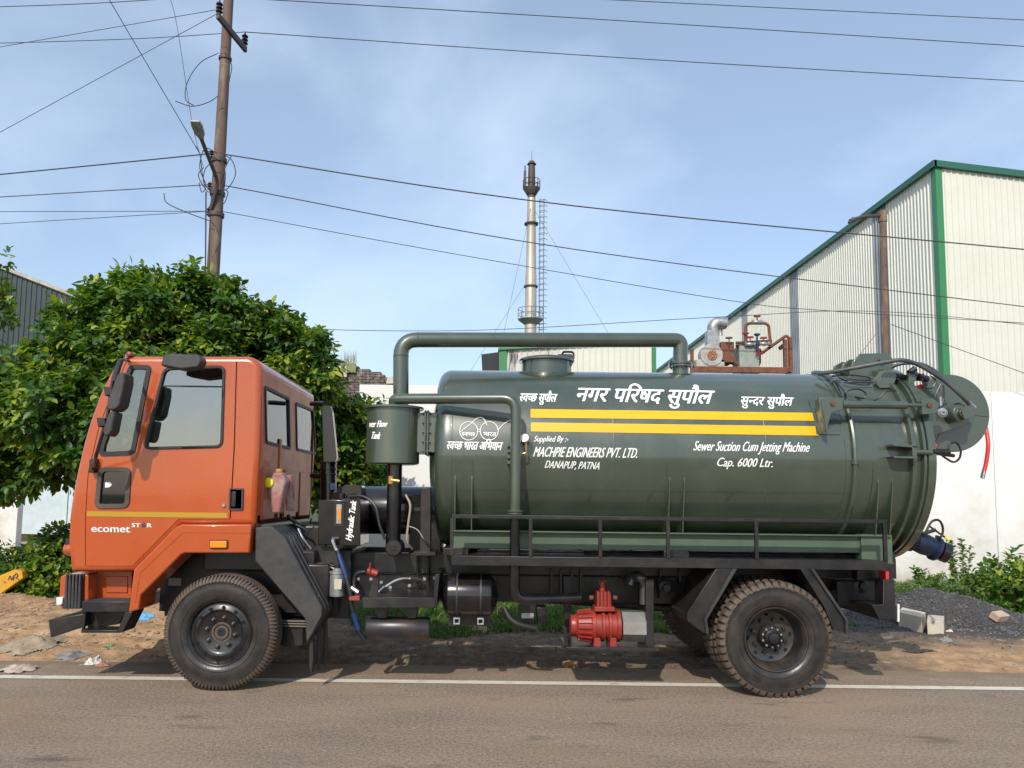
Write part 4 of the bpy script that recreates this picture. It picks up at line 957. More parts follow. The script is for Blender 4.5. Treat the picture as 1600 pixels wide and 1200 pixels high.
        if outer:
            pr = [(.286,.045),(.286,.024),(.280,.016),(.272,.018),(.266,.034),(.254,.045),(.250,.075),(.238,.10),(.236,.17),(.226,.20),(.18,.215),(.11,.215),(.105,.20)]
        else: pr = [(.286,.045),(.280,.016),(.266,.034),(.25,.06),(.236,.17),(.236,.25)]
        m_ = MB().lathe(pr, (0,0,0), (0,1,0), 72); m_.f = [f for f in m_.f if len(f) == 4]; out.append(('rim', mesh_of(m_, mat('rim_dusty', (.016,.016,.017), .34, coat=.3, dustc=(.30,.21,.14), dust=.2), 'rim', 50)))
        if outer:
            m_ = MB().lathe([(.11,.215),(.105,.15),(.088,.13),(.075,.128),(.070,.09),(.05,.075),(.045,.06),(.02,.055),(0,.055)], (0,0,0), (0,1,0), 32); out.append(('hub', mesh_of(m_, M_black, 'hub')))
            for i in range(10):
                a = i*math.pi/5; p_ = Vector((.086*math.sin(a), .130, .086*math.cos(a))); out.append(('hub_bolt', mesh_of(MB().lathe([(.010,0),(.010,-.012),(0,-.012)], p_, (0,1,0), 6), M_galv, 'hub_bolt')))
            for i in range(8):
                a = i*math.pi/4+.3; p_ = Vector((.15*math.sin(a), .215, .15*math.cos(a))); out.append(('wheel_nut', mesh_of(MB().lathe([(.019,0),(.016,-.01),(.015,-.035),(0,-.037)], p_, (0,1,0), 8), M_black, 'wheel_nut')))
            for i in range(8):
                a = i*math.pi/4+.69; p_ = Vector((.20*math.sin(a), .2065, .20*math.cos(a))); out.append(('rim_hole_disc', mesh_of(MB().lathe([(0,0),(.02,0),(.02,.004),(0,.004)], p_, (0,1,0), 12), MATS['hole_shade'], 'rim_hole_disc')))  # near-black discs again, for the shade in the rear rim holes
    return out
zc = .508
FXc = P(343, 993, 0.02).x; RXc = P(1213, 1001, 0.02).x
wheel(FXc, zc, .0, True, True); wheel(FXc, zc, 2.4, True, True, flip=True)
wheel(RXc, zc, .0, False, True); wheel(RXc, zc, .31, False, False); wheel(RXc, zc, 2.4, False, True, flip=True); wheel(RXc, zc, 2.09, False, False, flip=True)
mk('axle', MB().tube([(FXc,.25,zc),(FXc,2.15,zc)], .06, 10).tube([(RXc,.5,zc),(RXc,1.9,zc)], .09, 12).lathe([(0,-.2),(.14,-.15),(.2,0),(.14,.15),(0,.2)], (RXc,1.2,zc), (0,1,0), 16), M_black, T)
# ---- chassis
zf = lambda v, Y: P(765, v, Y).z
XL = P(215, 900, .8).x; XE = P(1396, 900, .8).x
for yy in (.78, 1.54):
    mk('chassis_rail', MB().box(XL+.3, XE, yy, yy+.08, zf(940,.78), zf(899,.78)), M_black, T, bevel=.005)
mk('sub_frame', MB().box(P(497,880,.74).x, XE, .74, .84, zf(897,.74), zf(866,.74)).box(P(497,880,.74).x, XE, 1.56, 1.66, zf(897,.74), zf(866,.74)), M_black, T, bevel=.004)
for u in (560, 700, 780, 900, 960, 1000, 1130, 1300): x_ = P(u,900,.8).x; mk('crossmember', MB().box(x_-.04, x_+.04, .84, 1.56, zf(930,.8), zf(900,.8)), M_black, T)
mk('engine', MB().box(XL+.35, FXc+1.05, .62, 1.8, .55, 1.22).box(FXc-.3, FXc+.75, .35, 2.0, 1.02, 1.22).box(FXc+.5, FXc+.9, .3, .6, .75, 1.1), M_black, T, bevel=.02)
mk('inner_wheel_arch', MB().box(FXc-.75, FXc+.95, .5, .54, .62, 1.25), M_black, T)
mk('spring_pack', MB().tube(curve([(FXc-.6,.55,.72),(FXc,.55,.60),(FXc+.6,.55,.72)]), .035, 6), M_black, T)
mk('battery_label', MB().box(P(263,905,.48).x, P(283,905,.48).x, .485, .49, P(263,915,.48).z, P(263,903,.48).z), mat('faded_label', (.22,.22,.22), .5), T)
mk('behind_wheel_tray', MB().prism(xz([(430,968),(480,968),(478,1003),(452,1006),(432,995)], .5), .35, .62), M_black, T)
for i in range(3): mk('tray_slat', MB().prism(xz([(432,969+i*4),(480,970+i*4),(480,971.5+i*4),(432,970.5+i*4)], .33), .32, .36), mat('tan_plastic', (.2,.17,.13), .6), T)
xb0, xb1 = P(705,875,.06).x, P(1388,888,.06).x
zp = zf(869, .06)
pfm = mk('platform', MB().box(xb0, xb1, .06, .10, zf(884,.06), zp), M_black, T, bevel=.004)
zb_in = zp - .012
mk('platform_deck', MB().box(xb0, xb1, .10, .72, zb_in-.012, zb_in), M_black, pfm)
mk('platform_far', MB().box(xb0, xb1, 1.68, 2.34, zb_in-.06, zb_in), M_black, T)
for u in (712, 850, 1000, 1150, 1300, 1380): x_ = P(u,880,.06).x; mk('deck_bracket', MB().prismx([(.10,zb_in-.014),(.74,zb_in-.014),(.74,zb_in-.12),(.10,zb_in-.05)], x_-.012, x_+.012), M_black, pfm)
rl = mk('safety_rail', MB().box(xb0-.0, xb1, .05, .085, zf(807.5,.05)-.017, zf(807.5,.05)+.017), M_black, T, bevel=.003)
for u in (706, 829, 938, 1044, 1182, 1383): x_ = P(u, 840, .06).x; mk('rail_post', MB().box(x_-.016, x_+.016, .052, .083, zp, zf(807.5,.05)-.017), M_black, rl, bevel=.002)
# ---- tank
XA = -.42; XB = 4.02
def dome(x0, s): return [(RT*math.cos(a)**.55 if a < 1.5 else 0, x0 + s*.24*math.sin(a)) for a in [i*math.pi/2/14 for i in range(15)]]
pr = []
rk = .13
pr.append((0, XA-.21))
for i in range(1, 9): r_ = (RT-rk)*i/8; pr.append((r_, XA-.21+.115*(r_/(RT-rk))**2))
for i in range(1, 7): a = i*math.pi/2/6; pr.append((RT-rk+rk*math.sin(a), XA-.095+.115*(1-math.cos(a))-.02*(1-i/6)))
pr += [(RT, XA+.05), (RT, 1.2), (RT, 2.6), (RT, XB)]
tank = mk('tank', MB().lathe(pr, (0,YT,ZT), (1,0,0), 128), M_green, T, sharp=60)
for x_ in (XA+.06, 1.18, 2.62): mk('weld_seam', MB().lathe([(RT-.002,-.012),(RT+.0012,-.006),(RT+.0016,0),(RT+.0012,.006),(RT-.002,.012)], (x_,YT,ZT), (1,0,0), 96), M_green, T, sharp=70)
mk('rear_door', MB().lathe([(RT+.06,4.10),(RT+.075,4.105),(RT+.075,4.175),(RT+.06,4.18),(RT-.05,4.185),(RT*.8,4.24),(RT*.5,4.31),(0,4.34)], (0,YT,ZT), (1,0,0), 128), M_green, T, sharp=40)
mk('door_flange', MB().lathe([(RT-.01,3.96),(RT+.055,3.965),(RT+.055,3.995),(RT+.01,4.0),(RT+.01,4.06),(RT+.065,4.065),(RT+.065,4.09),(RT-.01,4.095)], (0,YT,ZT), (1,0,0), 128), M_green, T, sharp=40)
def cp_(x_, ang, r_): return (x_, YT - r_*math.cos(ang), ZT + r_*math.sin(ang))
def ringtube(x_, a0, a1, rr_, off_=0, n=40): return MB().tube([cp_(x_, a0+(a1-a0)*i/n, RT+off_) for i in range(n+1)], rr_, 8)
mk('ring_pipe', ringtube(3.44, -1.15, 1.5, .024, .02), M_green, T)
m_ = MB()
for a in (-.05, .95): p_ = Vector(cp_(3.44, a, RT+.02)); d_ = Vector((0, math.sin(a), math.cos(a))); m_.tube([p_-d_*.018, p_+d_*.018], .036, 10)
mk('pipe_coupling', m_, M_green, T)
m_ = MB().box(3.42, 3.52, .0, .001, 0, .001) if False else MB()
def patch(x0_, x1_, a0, a1, off_, th=.006, n=14):      # curved plate lying on the shell
    vs = []; 
    for i in range(n+1):
        a = a0+(a1-a0)*i/n
        for x_ in (x0_, x1_):
            vs.append(cp_(x_, a, RT+off_)); vs.append(cp_(x_, a, RT+off_-th))
    fs = []
    for i in range(n): k_ = i*4; fs += [(k_, k_+2, k_+6, k_+4), (k_+1, k_+5, k_+7, k_+3), (k_, k_+4, k_+5, k_+1), (k_+2, k_+3, k_+7, k_+6)]
    fs += [(0,1,3,2), (n*4, n*4+2, n*4+3, n*4+1)]
    return MB().add(vs, fs)
# wide reinforcement belt near the door
mk('belt_plate', patch(3.36, 3.52, -1.2, 1.5, .008), M_green, T, sharp=60)
zbt = zf(829, .42); zbb = zf(857, .42)
bx0, bx1 = P(706, 840, .42).x, P(1388, 840, .42).x
mk('saddle_beam', MB().box(bx0, bx1, .42, .50, zbb, zbt).box(bx0, bx1, .36, .42, zbt-.012, zbt), M_beam, T, bevel=.004)
mk('saddle_beam', MB().box(bx0, bx1, 1.90, 1.98, zbb, zbt), M_beam, T, bevel=.004)
for u in (712, 1055, 1375): x_ = P(u, 860, .45).x; mk('saddle_foot', MB().box(x_-.12, x_+.12, .40, 2.0, zp-.02, zbb), M_black, T, bevel=.004)
mk('end_block', MB().box(P(1345,850,.40).x, bx1+.02, .39, .52, zf(872,.4), zbt+.005).box(P(1345,850,.40).x, bx1+.02, .37, .54, zf(873.5,.4), zf(871,.4)), M_beam, T, bevel=.004)
def gus(u, vtop, lean=0):
    x_ = P(u, 780, .33).x; zt_ = P(u, vtop, .3).z; pts = []
    dz0 = max(-.9, zt_-ZT); z_ = zt_; n = 12; inner = []
    for i in range(n+1):
        z_ = zt_ + (zbt - zt_)*i/n; dz = z_-ZT; yy = YT - math.sqrt(max(0, RT**2-dz*dz)); inner.append((yy+.004, z_))
    outer_ = [(max(.30, .0)+.0, zt_-.12), (.36, zbt)]
    pts = inner + [(.37, zbt), (.285, zt_-.10)]
    return MB().prismx(pts[::-1], x_-.006, x_+.006)
for u, v in ((711,736),(737,737),(1045,738),(1068,739),(1370,742),(1392,741)): mk('gusset', gus(u, v), M_green, T)
for u0, u1, v in ((706,739,717),(1042,1074,728),(1364,1396,732)):
    a_ = cyl_hit(u0, v, 0); b_ = cyl_hit(u1, v, 0); at = math.atan2(a_.z-ZT, YT-a_.y)
    mk('wear_plate', patch(a_.x, b_.x, -1.05, at, .009), M_green, T, sharp=60)
# stripes and writing on the shell
def pxpatch(q, m, name):
    (u0,v0),(u1,v1),(u2,v2),(u3,v3) = q; nu, nv = 12, 4; vs = []
    for j in range(nv+1):
        for i in range(nu+1):
            s_, t_ = i/nu, j/nv; u = (u0*(1-s_)+u1*s_)*(1-t_)+(u3*(1-s_)+u2*s_)*t_; v = (v0*(1-s_)+v1*s_)*(1-t_)+(v3*(1-s_)+v2*s_)*t_
            vs.append(cyl_hit(u, v, .0035))
    fs = [(j*(nu+1)+i, (j+1)*(nu+1)+i, (j+1)*(nu+1)+i+1, j*(nu+1)+i+1) for j in range(nv) for i in range(nu)]
    return mk(name, MB().add(vs, fs), m, tank, sharp=60)
pxpatch([(829,639),(1272,645),(1273.5,657.5),(829,652.5)], M_yellow, 'yellow_stripe')
pxpatch([(829.5,660),(1276.5,666),(1279,680.5),(829.5,674)], M_yellow, 'yellow_stripe')
fc = lambda u, v: cyl_hit(u, v, .004)
SH = .22
def dv(pieces, p0, p1, h, bold=.03, sl=SH): return letter('painted_lettering', deva(pieces, bold), p0, p1, h, fc, M_letters, tank, slant=sl, cap=.62, bold=h*.085)
dv(['नगर',' ','पिरषद',' ','सुपौल'], (898,626.5), (1110,631), 20, .045, .30)
dv(['स/','व','च/','छ',' ','सुपौल'], (811,627), (868,628), 12, .03)
dv(['सुन/' if False else 'सु','न/','दर',' ','सुपौल'], (1156,632.5), (1237,634), 12.5, .03)
dv(['स/','व','च/','छ',' ','भारत',' ','अिभयान'], (697,702), (783,703.5), 12, .03)
dv(['स/','व','च/','छ'], (721,681), (742,682), 6, .005, 0)
dv(['भारत'], (755,681), (775,682), 6, .005, 0)
def lt_(s_, p0, p1, h, bold=.02, sl=.30, jit=.25): return letter('painted_lettering', text_mesh(s_, bold), p0, p1, h, fc, M_letters, tank, slant=sl, jit=jit, bold=h*.04)
lt_('Supplied By :-', (834,690), (887,690), 9)
lt_('MACHPIE ENGINEERS PVT. LTD.', (833,713.5), (995,715.5), 15.5, .028)
lt_('DANAPUP, PATNA', (851,731), (936,733.5), 11.5, .024)
lt_('Sewer Suction Cum Jetting Machine', (1083,704), (1263,706), 15, .024)
lt_('Cap. 6000 Ltr.', (1119,728.5), (1207,730), 13.5, .024)
# spectacles
def strk(pts, wpx=1.6):
    p3 = [cyl_hit(u, v, .004) for u, v in pts]; return MB().tube(p3, wpx*S(.3)/2, 5)
m_ = MB()
for c_ in ((732.5,673.5),(764.5,673.5)): 
    t = strk([(c_[0]+14*math.cos(a*math.pi/18), c_[1]+14.3*math.sin(a*math.pi/18)) for a in range(37)]); m_.add(t.v, t.f)
for l in ([(746,671),(751,671)], [(746,674.5),(751,674.5)], [(718,676),(735,663),(745,654),(752,652.5),(757,656),(761,665)], [(778,672),(788,662),(798,656),(803,655)]):
    t = strk([(q_.x, q_.y) for q_ in curve([(a, b, 0) for a, b in l], 5)]); m_.add(t.v, t.f)
mk('painted_spectacles', m_, M_letters, tank)
# overflow tank
OY = .50; oc = P(614, 690, OY); orr = 41.5*S(OY); zo0 = P(612, 726, OY).z; zo1 = P(612, 640, OY).z
ov = mk('overflow_tank', MB().lathe([(0,zo0),(orr-.02,zo0),(orr,zo0+.01),(orr,zo1)], (oc.x,OY,0), (0,0,1), 64), M_green, T)
mk('tank_lid', MB().lathe([(orr+.035,zo1),(orr+.035,zo1+.02),(.05,zo1+.05),(0,zo1+.05)], (oc.x,OY,0), (0,0,1), 64), M_green, ov)
def foc(u, v):
    d_ = ray(u, v); ox = CAM.x-oc.x; oy = CAM.y-OY; A = d_.x**2+d_.y**2; B = 2*(ox*d_.x+oy*d_.y); C_ = ox*ox+oy*oy-(orr+.003)**2
    return CAM + d_*((-B-math.sqrt(max(0, B*B-4*A*C_)))/(2*A))
letter('painted_lettering', text_mesh('ver Flow', .024), (576,667.5), (604,667), 10, foc, M_letters, ov, slant=.25)
letter('painted_lettering', text_mesh('Tank', .024), (579,685.5), (593,686), 11, foc, M_letters, ov, slant=.25)
q = P(672, 680, .62); za, zb = P(672,712,.62).z, P(672,645,.62).z
mk('overflow_duct', MB().box(oc.x+.15, P(684,680,.62).x+.12, .42, .82, za+.02, zb-.02).box(P(664,680,.5).x, P(667,680,.5).x, .38, .86, za, zb).box(P(668,680,.5).x, P(671,680,.5).x, .38, .86, za, zb), M_green, T, bevel=.006)
m_ = MB()
for i in range(5): z_ = za+.03+(zb-za-.06)*i/4; m_.tube([(P(661,680,.5).x, .40, z_), (P(674,680,.5).x, .40, z_)], .012, 6)
mk('flange_bolts', m_, M_green, T)
# big suction pipe over the tank
A_ = P(626.5, 632, .75); B_ = P(626.5, 531, .75); C_ = P(1066, 531.5, YT); D_ = Vector((P(1063,560,YT).x, YT, ZT+RT-.02))
C_.x = D_.x + .01
mk('suction_pipe', MB().tube(fil([A_, B_, C_, Vector((D_.x, D_.y, C_.z-.16))], .17, 7), 11.8*S(1.0), 24), M_green, T)
for p_ in (fil([A_, B_, C_], .17, 7)[1], fil([A_, B_, C_], .17, 7)[8]): mk('weld_ring', MB().lathe([(11.8*S(1.0),-.006),(11.8*S(1.0)+.004,0),(11.8*S(1.0),.006)], p_, (0,0,1) if p_.x < A_.x+.02 else (1,0.08,0), 24), M_green, T)
zf1 = P(1063, 568, YT).z
mk('suction_flange', MB().lathe([(.085,ZT+RT-.05),(.085,zf1-.04),(.125,zf1-.04),(.125,zf1-.022),(.09,zf1-.02),(.09,zf1-.015),(.125,zf1-.012),(.125,zf1+.008),(.08,zf1+.01),(.075,C_.z-.10)], (D_.x,YT,0), (0,0,1), 28), M_green, T)
m_ = MB()
for i in range(8): a = i*math.pi/4; m_.tube([(D_.x+.11*math.cos(a), YT+.11*math.sin(a), zf1-.055), (D_.x+.11*math.cos(a), YT+.11*math.sin(a), zf1+.022)], .009, 6)
mk('flange_bolts', m_, M_green, T)
# small overflow pipe down the side
YQ = .12
E_ = P(614, 640, .42); F_ = P(614, 622, .30); G_ = P(806.5, 622.5, YQ); H_ = P(806.5, 797, YQ); H_.x = G_.x
mk('overflow_pipe', MB().tube(fil([Vector((F_.x,.40,zo1+.02)), Vector((F_.x,.36,F_.z)), G_, H_], .13, 7), 8.6*S(.15), 20), M_green, T)
mk('pipe_flange', MB().lathe([(.05,0),(.082,0),(.082,-.014),(.055,-.016),(.055,-.022),(.078,-.024),(.078,-.038),(.05,-.04)], H_, (0,0,1), 24), M_green, T)
I_ = Vector((H_.x, YQ, P(808,938,YQ).z)); J_ = Vector((P(905,938,.35).x, .35, I_.z))
mk('drop_pipe', MB().tube(fil([H_-Vector((0,0,.03)), I_, Vector((I_.x+.35,.25,I_.z)), J_], .12, 7), 8.2*S(.15), 20), M_bgloss, T)
# valve bracket & gauge beside the pipe
g_ = P(822, 684, .17)
ga = mk('pressure_gauge', MB().lathe([(.036,.03),(.044,.02),(.044,-.02),(.040,-.028),(.036,-.026),(0,-.026)], g_, (.35,1,0), 28), M_steel, T)
mk('gauge_face', MB().lathe([(0,-.0275),(.034,-.0275),(.034,-.026)], g_, (.35,1,0), 24), M_white, ga)
mk('gauge_stem', MB().tube([g_-Vector((0,0,.04)), g_-Vector((0,0,.11))], .010, 8).tube([g_-Vector((0,0,.11)), g_-Vector((.0,0,.14)), g_-Vector((.03,-.0,.15))], .007, 8), M_brass, ga)
m_ = MB()
for i in range(4): z_ = P(797, 696+i*9, .2).z; m_.box(P(793,700,.2).x, P(800,700,.2).x, .14, .30, z_-.012, z_+.012)
mk('pipe_bracket', m_, M_green, T)
# manhole on top
mc = P(851, 570, YT); zm1 = P(851, 560, YT-.25).z
mh = mk('manhole', MB().lathe([(.265,ZT+RT*.9),(.265,zm1),(.30,zm1),(.30,zm1+.02),(.28,zm1+.035),(0,zm1+.06)], (mc.x+.02,YT,0), (0,0,1), 48), M_green, T)
mk('manhole_handle', MB().tube(fil([(mc.x+.18,YT-.1,zm1+.04),(mc.x+.18,YT-.1,zm1+.1),(mc.x+.30,YT-.1,zm1+.1),(mc.x+.30,YT-.1,zm1+.03)], .03), .012, 8), M_green, mh)
mk('manhole_hinge', MB().prism(fil2(xz([(868,560),(872,553),(893,553),(898,560),(893,573),(880,576)], YT-.1), .02), YT-.1, YT+.02), M_green, mh, bevel=.006)
# black posts and pipe between cab and tank
mk('support_pipe', MB().tube([P(617,726,OY), Vector((P(617,726,OY).x, OY, P(617,862,OY).z))], 11.5*S(OY), 24), M_bgloss, T)
c_ = P(615, 856, .42); mk('pipe_end_cap', MB().lathe([(13*S(.42),.25),(13*S(.42),-.01),(11.5*S(.42),-.02),(4*S(.42),-.022),(3.5*S(.42),-.03),(0,-.03)], c_, (0,1,0), 28), M_black, T)
mk('brass_valve', MB().tube([P(611,744,.40), P(611,756,.40)], .03, 10).tube([P(611,750,.38), P(624,752,.38)], .016, 8), M_brass, T)
mk('front_post', MB().prism(xz([(658,762),(673,762),(673,864),(656,864)], .40), .38, .50), M_black, T, bevel=.006)
mk('clamp_plate', MB().prism(xz([(646,862),(681,862),(681,868),(646,868)], .36), .34, .7), M_black, T, bevel=.003)
for u in (652.5, 670): mk('u_bolt', MB().tube([P(u,866,.68), P(u,932,.68)], .012, 8), M_black, T)
bk = P(610, 797, 1.25); r_ = 37*S(1.25)
mk('water_tank', MB().lathe([(0,-1.0),(r_*.8,-.97),(r_,-.88),(r_,0),(r_,.35)], (P(665,797,1.25).x, 1.25, bk.z), (1,0,0), 40), M_bgloss, T)
mk('water_tank_cap', MB().prism(fil2(xz([(533,760),(540,757),(566,758),(566,832),(533,832)], .95), .04), .95, 1.5), M_bgloss, T, bevel=.01)
mk('pump_box', MB().box(P(640,800,1.0).x, P(690,800,1.0).x, 1.0, 1.5, P(640,862,1.0).z, P(640,775,1.0).z), M_black, T, bevel=.01)
# hydraulic tank
h0 = xz([(497,781),(563,781),(563,853),(497,851)], .42)
hy = mk('hydraulic_tank', MB().prism(h0, .42, .95), M_bgloss, T, bevel=.008)
fh = lambda u, v: P(u, v, .418)
mk('level_gauge', MB().prism(xz([(522,784),(538,784),(537,822),(521,822)], .42), .410, .421), M_black, hy)
mk('gauge_glass', MB().prism(xz([(526,788),(534,788),(533,818),(525.5,818)], .41), .402, .4105), M_steel, hy); mk('gauge_oil', MB().prism(xz([(528,794),(532.5,794),(532,813),(527.5,813)], .402), .398, .4025), M_amber, hy)
letter('painted_lettering', text_mesh('Hydraulic Tank', .026), (549,845), (557,784), 9.5, fh, M_letters, hy, slant=.25, rows=False)
mk('filler_cap', MB().tube([P(533,779,.6), P(533,771,.6)], .04, 14).tube([P(545,779,.6), P(545,773,.6)], .03, 12), M_bgloss, hy)
mk('hose', MB().tube(curve([P(545,776,.5), P(568,776,.45), P(586,790,.4), P(593,820,.38), P(602,843,.38)]), .014, 8), M_pipeb, T)
mk('hose', MB().tube(curve([P(634,773,.45), P(641,790,.42), P(638,818,.42), P(636,845,.42), P(644,858,.5)]), .011, 8), mat('beige_hose', (.3,.26,.18), .6), T)
mk('hose', MB().tube(curve([P(637,822,.42), P(652,828,.40), P(664,845,.36), P(678,860,.4), P(700,866,.5)]), .010, 8), M_pipeb, T)
mk('elbow_fitting', MB().tube(curve([P(528,841,.40), P(520,843,.34), P(524,856,.32), P(528,862,.31)]), .017, 10), M_steel, T)
mk('return_hose', MB().tube(curve([P(527,860,.31), P(537,890,.28), P(547,925,.25), P(550,950,.25), P(560,985,.28), P(570,1000,.3)]), .022, 12), M_pipeb, T)
mk('hose_sleeve', MB().tube(curve([P(529,866,.305), P(537,890,.275), P(541,903,.268)]), .0245, 12), M_blues, T)
mk('hose_sleeve', MB().tube(curve([P(552,958,.248), P(560,984,.274)]), .0245, 12), M_blues, T)
fl2 = P(527, 910, .35); mk('fuel_filter', MB().lathe([(0,-.13),(.066,-.125),(.07,-.11),(.07,.08),(.078,.085),(.078,.105),(.05,.11),(.03,.13),(0,.13)], fl2, (0,0,1), 24), M_galv, T)
mk('filter_label', MB().prism(xz([(522,905),(534,905),(533,921),(522,921)], .27), .275, .281), M_cream, T)
mk('hose', MB().tube(curve([P(523,889,.35), P(508,884,.4), P(480,892,.5)]), .010, 8), M_galv, T); mk('hose', MB().tube(curve([P(480,888,.45), P(495,880,.4), P(523,884,.35)]), .010, 8), M_pipeb, T)
mk('red_valve', MB().tube([P(574,891,.3), P(590,897,.3)], .035, 10).box(*[c for c in (P(578,885,.28).x, P(580,885,.28).x, .25, .35, P(578,892,.28).z, P(578,880,.28).z)]), M_red, T, bevel=.003)
mk('red_lever', MB().prism(xz([(545,933),(562,930),(563,938),(546,938)], .2), .18, .24), M_red, T, bevel=.004)
mk('hose', MB().tube(curve([P(572,893,.3), P(558,896,.32), P(553,910,.32), P(556,935,.28)]), .018, 10), M_pipeb, T)
mk('hose', MB().tube(curve([P(585,934,.5), P(605,915,.55), P(625,905,.6), P(648,904,.66)]), .014, 8), M_galv, T)
mk('hose_end', MB().tube([P(640,903.5,.62), P(660,907,.7)], .02, 8).tube([P(592,925,.5), P(602,916,.5)], .019, 8).tube([P(549,918,.25), P(560,926,.24)], .024, 8), M_steel, T)
m_ = MB()
for i in range(26):
    u = random.uniform(440, 500); v = random.uniform(800, 890); u2 = u+random.uniform(-22,22); v2 = v+random.uniform(-10,40); yy = random.uniform(.5,.9)
    m_.tube(curve([P(u,v,yy), P((u+u2)/2+random.uniform(-8,8),(v+v2)/2,yy), P(u2,v2,yy)]), random.choice((.008,.012,.018)), 6)
mk('hose_bundle', m_, M_pipeb, T, kind='stuff')
mk('hose', MB().tube(curve([P(466,826,.45), P(474,842,.42), P(486,858,.42)]), .011, 8), M_steel, T)
mk('gearbox', MB().box(P(440,860,.7).x, P(510,860,.7).x, .7, 1.6, .75, 1.45), M_black, T, bevel=.03)
for u, v in ((560,905),(580,905),(596,910),(610,918),(640,915),(663,905),(664,925),(679,903),(679,926),(622,925)): mk('frame_bolt', MB().lathe([(.018,0),(.018,-.012),(0,-.014)], P(u,v,.776), (0,1,0), 6), M_galv, T)
mk('battery_bracket', MB().prism(xz([(567,937),(680,936),(680,949),(567,950)], .12), .12, .16).prism(xz([(567,933),(680,932.5),(680,936),(567,937)], .16), .12, .72).prism(xz([(575,934),(584,897),(592,897),(590,934)], .3), .3, .34).prism(xz([(677,950),(680,897),(687,897),(682,950)], .14), .13, .72), M_black, T, bevel=.003)
y3 = .34; sc3 = S(y3)
mk('silencer', MB().lathe([(0,-.30),(.095,-.295),(.105,-.28),(.105,.28),(.095,.295),(0,.30)], P(622,981,y3), (1,0,0), 32), mat('heat_metal', (.045,.045,.05), .35, metal=.5, c2=(.13,.08,.055), scale=3, lo=.5, hi=.75), T)
mk('silencer_bracket', MB().prism(xz([(588,948),(606,948),(604,964),(592,964)], .3), .25, .5), M_black, T)
mk('silencer_bracket', MB().prism(xz([(635,948),(653,948),(650,964),(638,964)], .3), .25, .5), M_black, T)
ac = P(734, 929, .36)
at_ = mk('air_tank', MB().lathe([(0,-.27),(.05,-.265),(.14,-.24),(.185,-.20),(.19,-.17),(.19,.17),(.185,.20),(.14,.24),(.05,.265),(0,.27)], ac, (1,0,0), 36), M_bgloss, T)
for du in (-.115, .105):
    mk('tank_strap', MB().lathe([(.192,-.008),(.197,-.008),(.197,.008),(.192,.008)], ac+Vector((du,0,0)), (1,0,0), 36, close=True), M_galv if du > 9 else M_plastic, at_)
    frame('strap_shoe', [(ac.x+du-.03, ac.z-.26),(ac.x+du+.03, ac.z-.26),(ac.x+du+.03, ac.z-.20),(ac.x+du-.03, ac.z-.20)], .012, .25, .10, M_galv, at_, .002)
mk('air_tank_bracket', MB().box(ac.x-.2, ac.x+.2, .42, .8, ac.z-.30, ac.z-.2), M_black, T)
mk('drain_cock', MB().tube([P(776,922,.4), P(776,935,.4), P(777,960,.4)], [.016,.012,.006], 8), M_steel, T)
mk('exhaust_hose', MB().tube(curve([P(788,950,.45), P(797,966,.4), P(812,976,.38), P(838,982,.4)]), .028, 12), M_rubber, T)
mk('valve_block', MB().prism(xz([(812,945),(836,945),(836,975),(812,975)], .5), .48, .7).prism(xz([(838,948),(852,948),(853,972),(840,972)], .55), .5, .7), M_black, T, bevel=.005)
mk('data_plate', MB().prism(xz([(815,958),(834,958),(834,966),(815,966)], .475), .474, .479), M_galv, T)
mk('propeller_shaft', MB().tube([(P(520,950,1.2).x,1.2,.82), (RXc,1.2,.58)], .05, 12), M_black, T)
# vertical ribs of the outrigger frame
for u in (860, 875, 892, 906, 1030, 1060): mk('frame_rib', MB().prism(xz([(u,890),(u+3,890),(u+3,935),(u,935)], .7), .68, .78), M_black, T)
# ---- vacuum pump
YV = .36; pc = P(945, 977.5, YV); s4 = S(YV)
def pxv(u): return (u-945)*s4
pump = mk('vacuum_pump', MB().lathe([(0,pxv(892)),(15*s4,pxv(892)),(16*s4,pxv(894)),(16*s4,pxv(900)),(20*s4,pxv(903)),(22*s4,pxv(922)),(24*s4,pxv(924)),(24*s4,pxv(929)),(20.5*s4,pxv(930)),(20.5*s4,pxv(938)),(24*s4,pxv(939)),(24*s4,pxv(943)),(20.5*s4,pxv(944)),(20.5*s4,pxv(948)),(24*s4,pxv(949)),(24*s4,pxv(953)),(21*s4,pxv(954)),(21*s4,pxv(961)),(24*s4,pxv(962)),(24*s4,pxv(967)),(0,pxv(968))], pc, (1,0,0), 36), M_red, T)
for i in range(18):
    a = i*math.pi/9; n_ = Vector((0, math.cos(a), math.sin(a))); t_ = Vector((0, -math.sin(a), math.cos(a)))*.005
    b0 = pc+Vector((pxv(903),0,0)); b1 = pc+Vector((pxv(923),0,0))
    mk('cooling_fin', MB().add([b0+n_*18*s4-t_, b0+n_*18*s4+t_, b0+n_*23*s4+t_, b0+n_*23*s4-t_, b1+n_*20*s4-t_, b1+n_*20*s4+t_, b1+n_*25.5*s4+t_, b1+n_*25.5*s4-t_], [(0,1,2,3),(7,6,5,4),(0,4,5,1),(1,5,6,2),(2,6,7,3),(3,7,4,0)]), M_red, pump)
mk('pump_manifold', MB().prism(xz([(929,948),(960,948),(960,955),(929,955)], YV-.08), YV-.1, YV+.1).prism(xz([(933,926),(954,926),(955,948),(933,948)], YV-.04), YV-.06, YV+.08).tube([P(941,926,YV), P(941,908,YV)], .03, 12).tube([P(935,909,YV), P(948,908,YV)], .014, 8), M_red, pump, bevel=.004)
for i in range(4): mk('manifold_rib', MB().prism(xz([(933+i*5.5,924),(936+i*5.5,924),(936+i*5.5,948),(933+i*5.5,948)], YV-.08), YV-.09, YV+.1), M_red, pump)
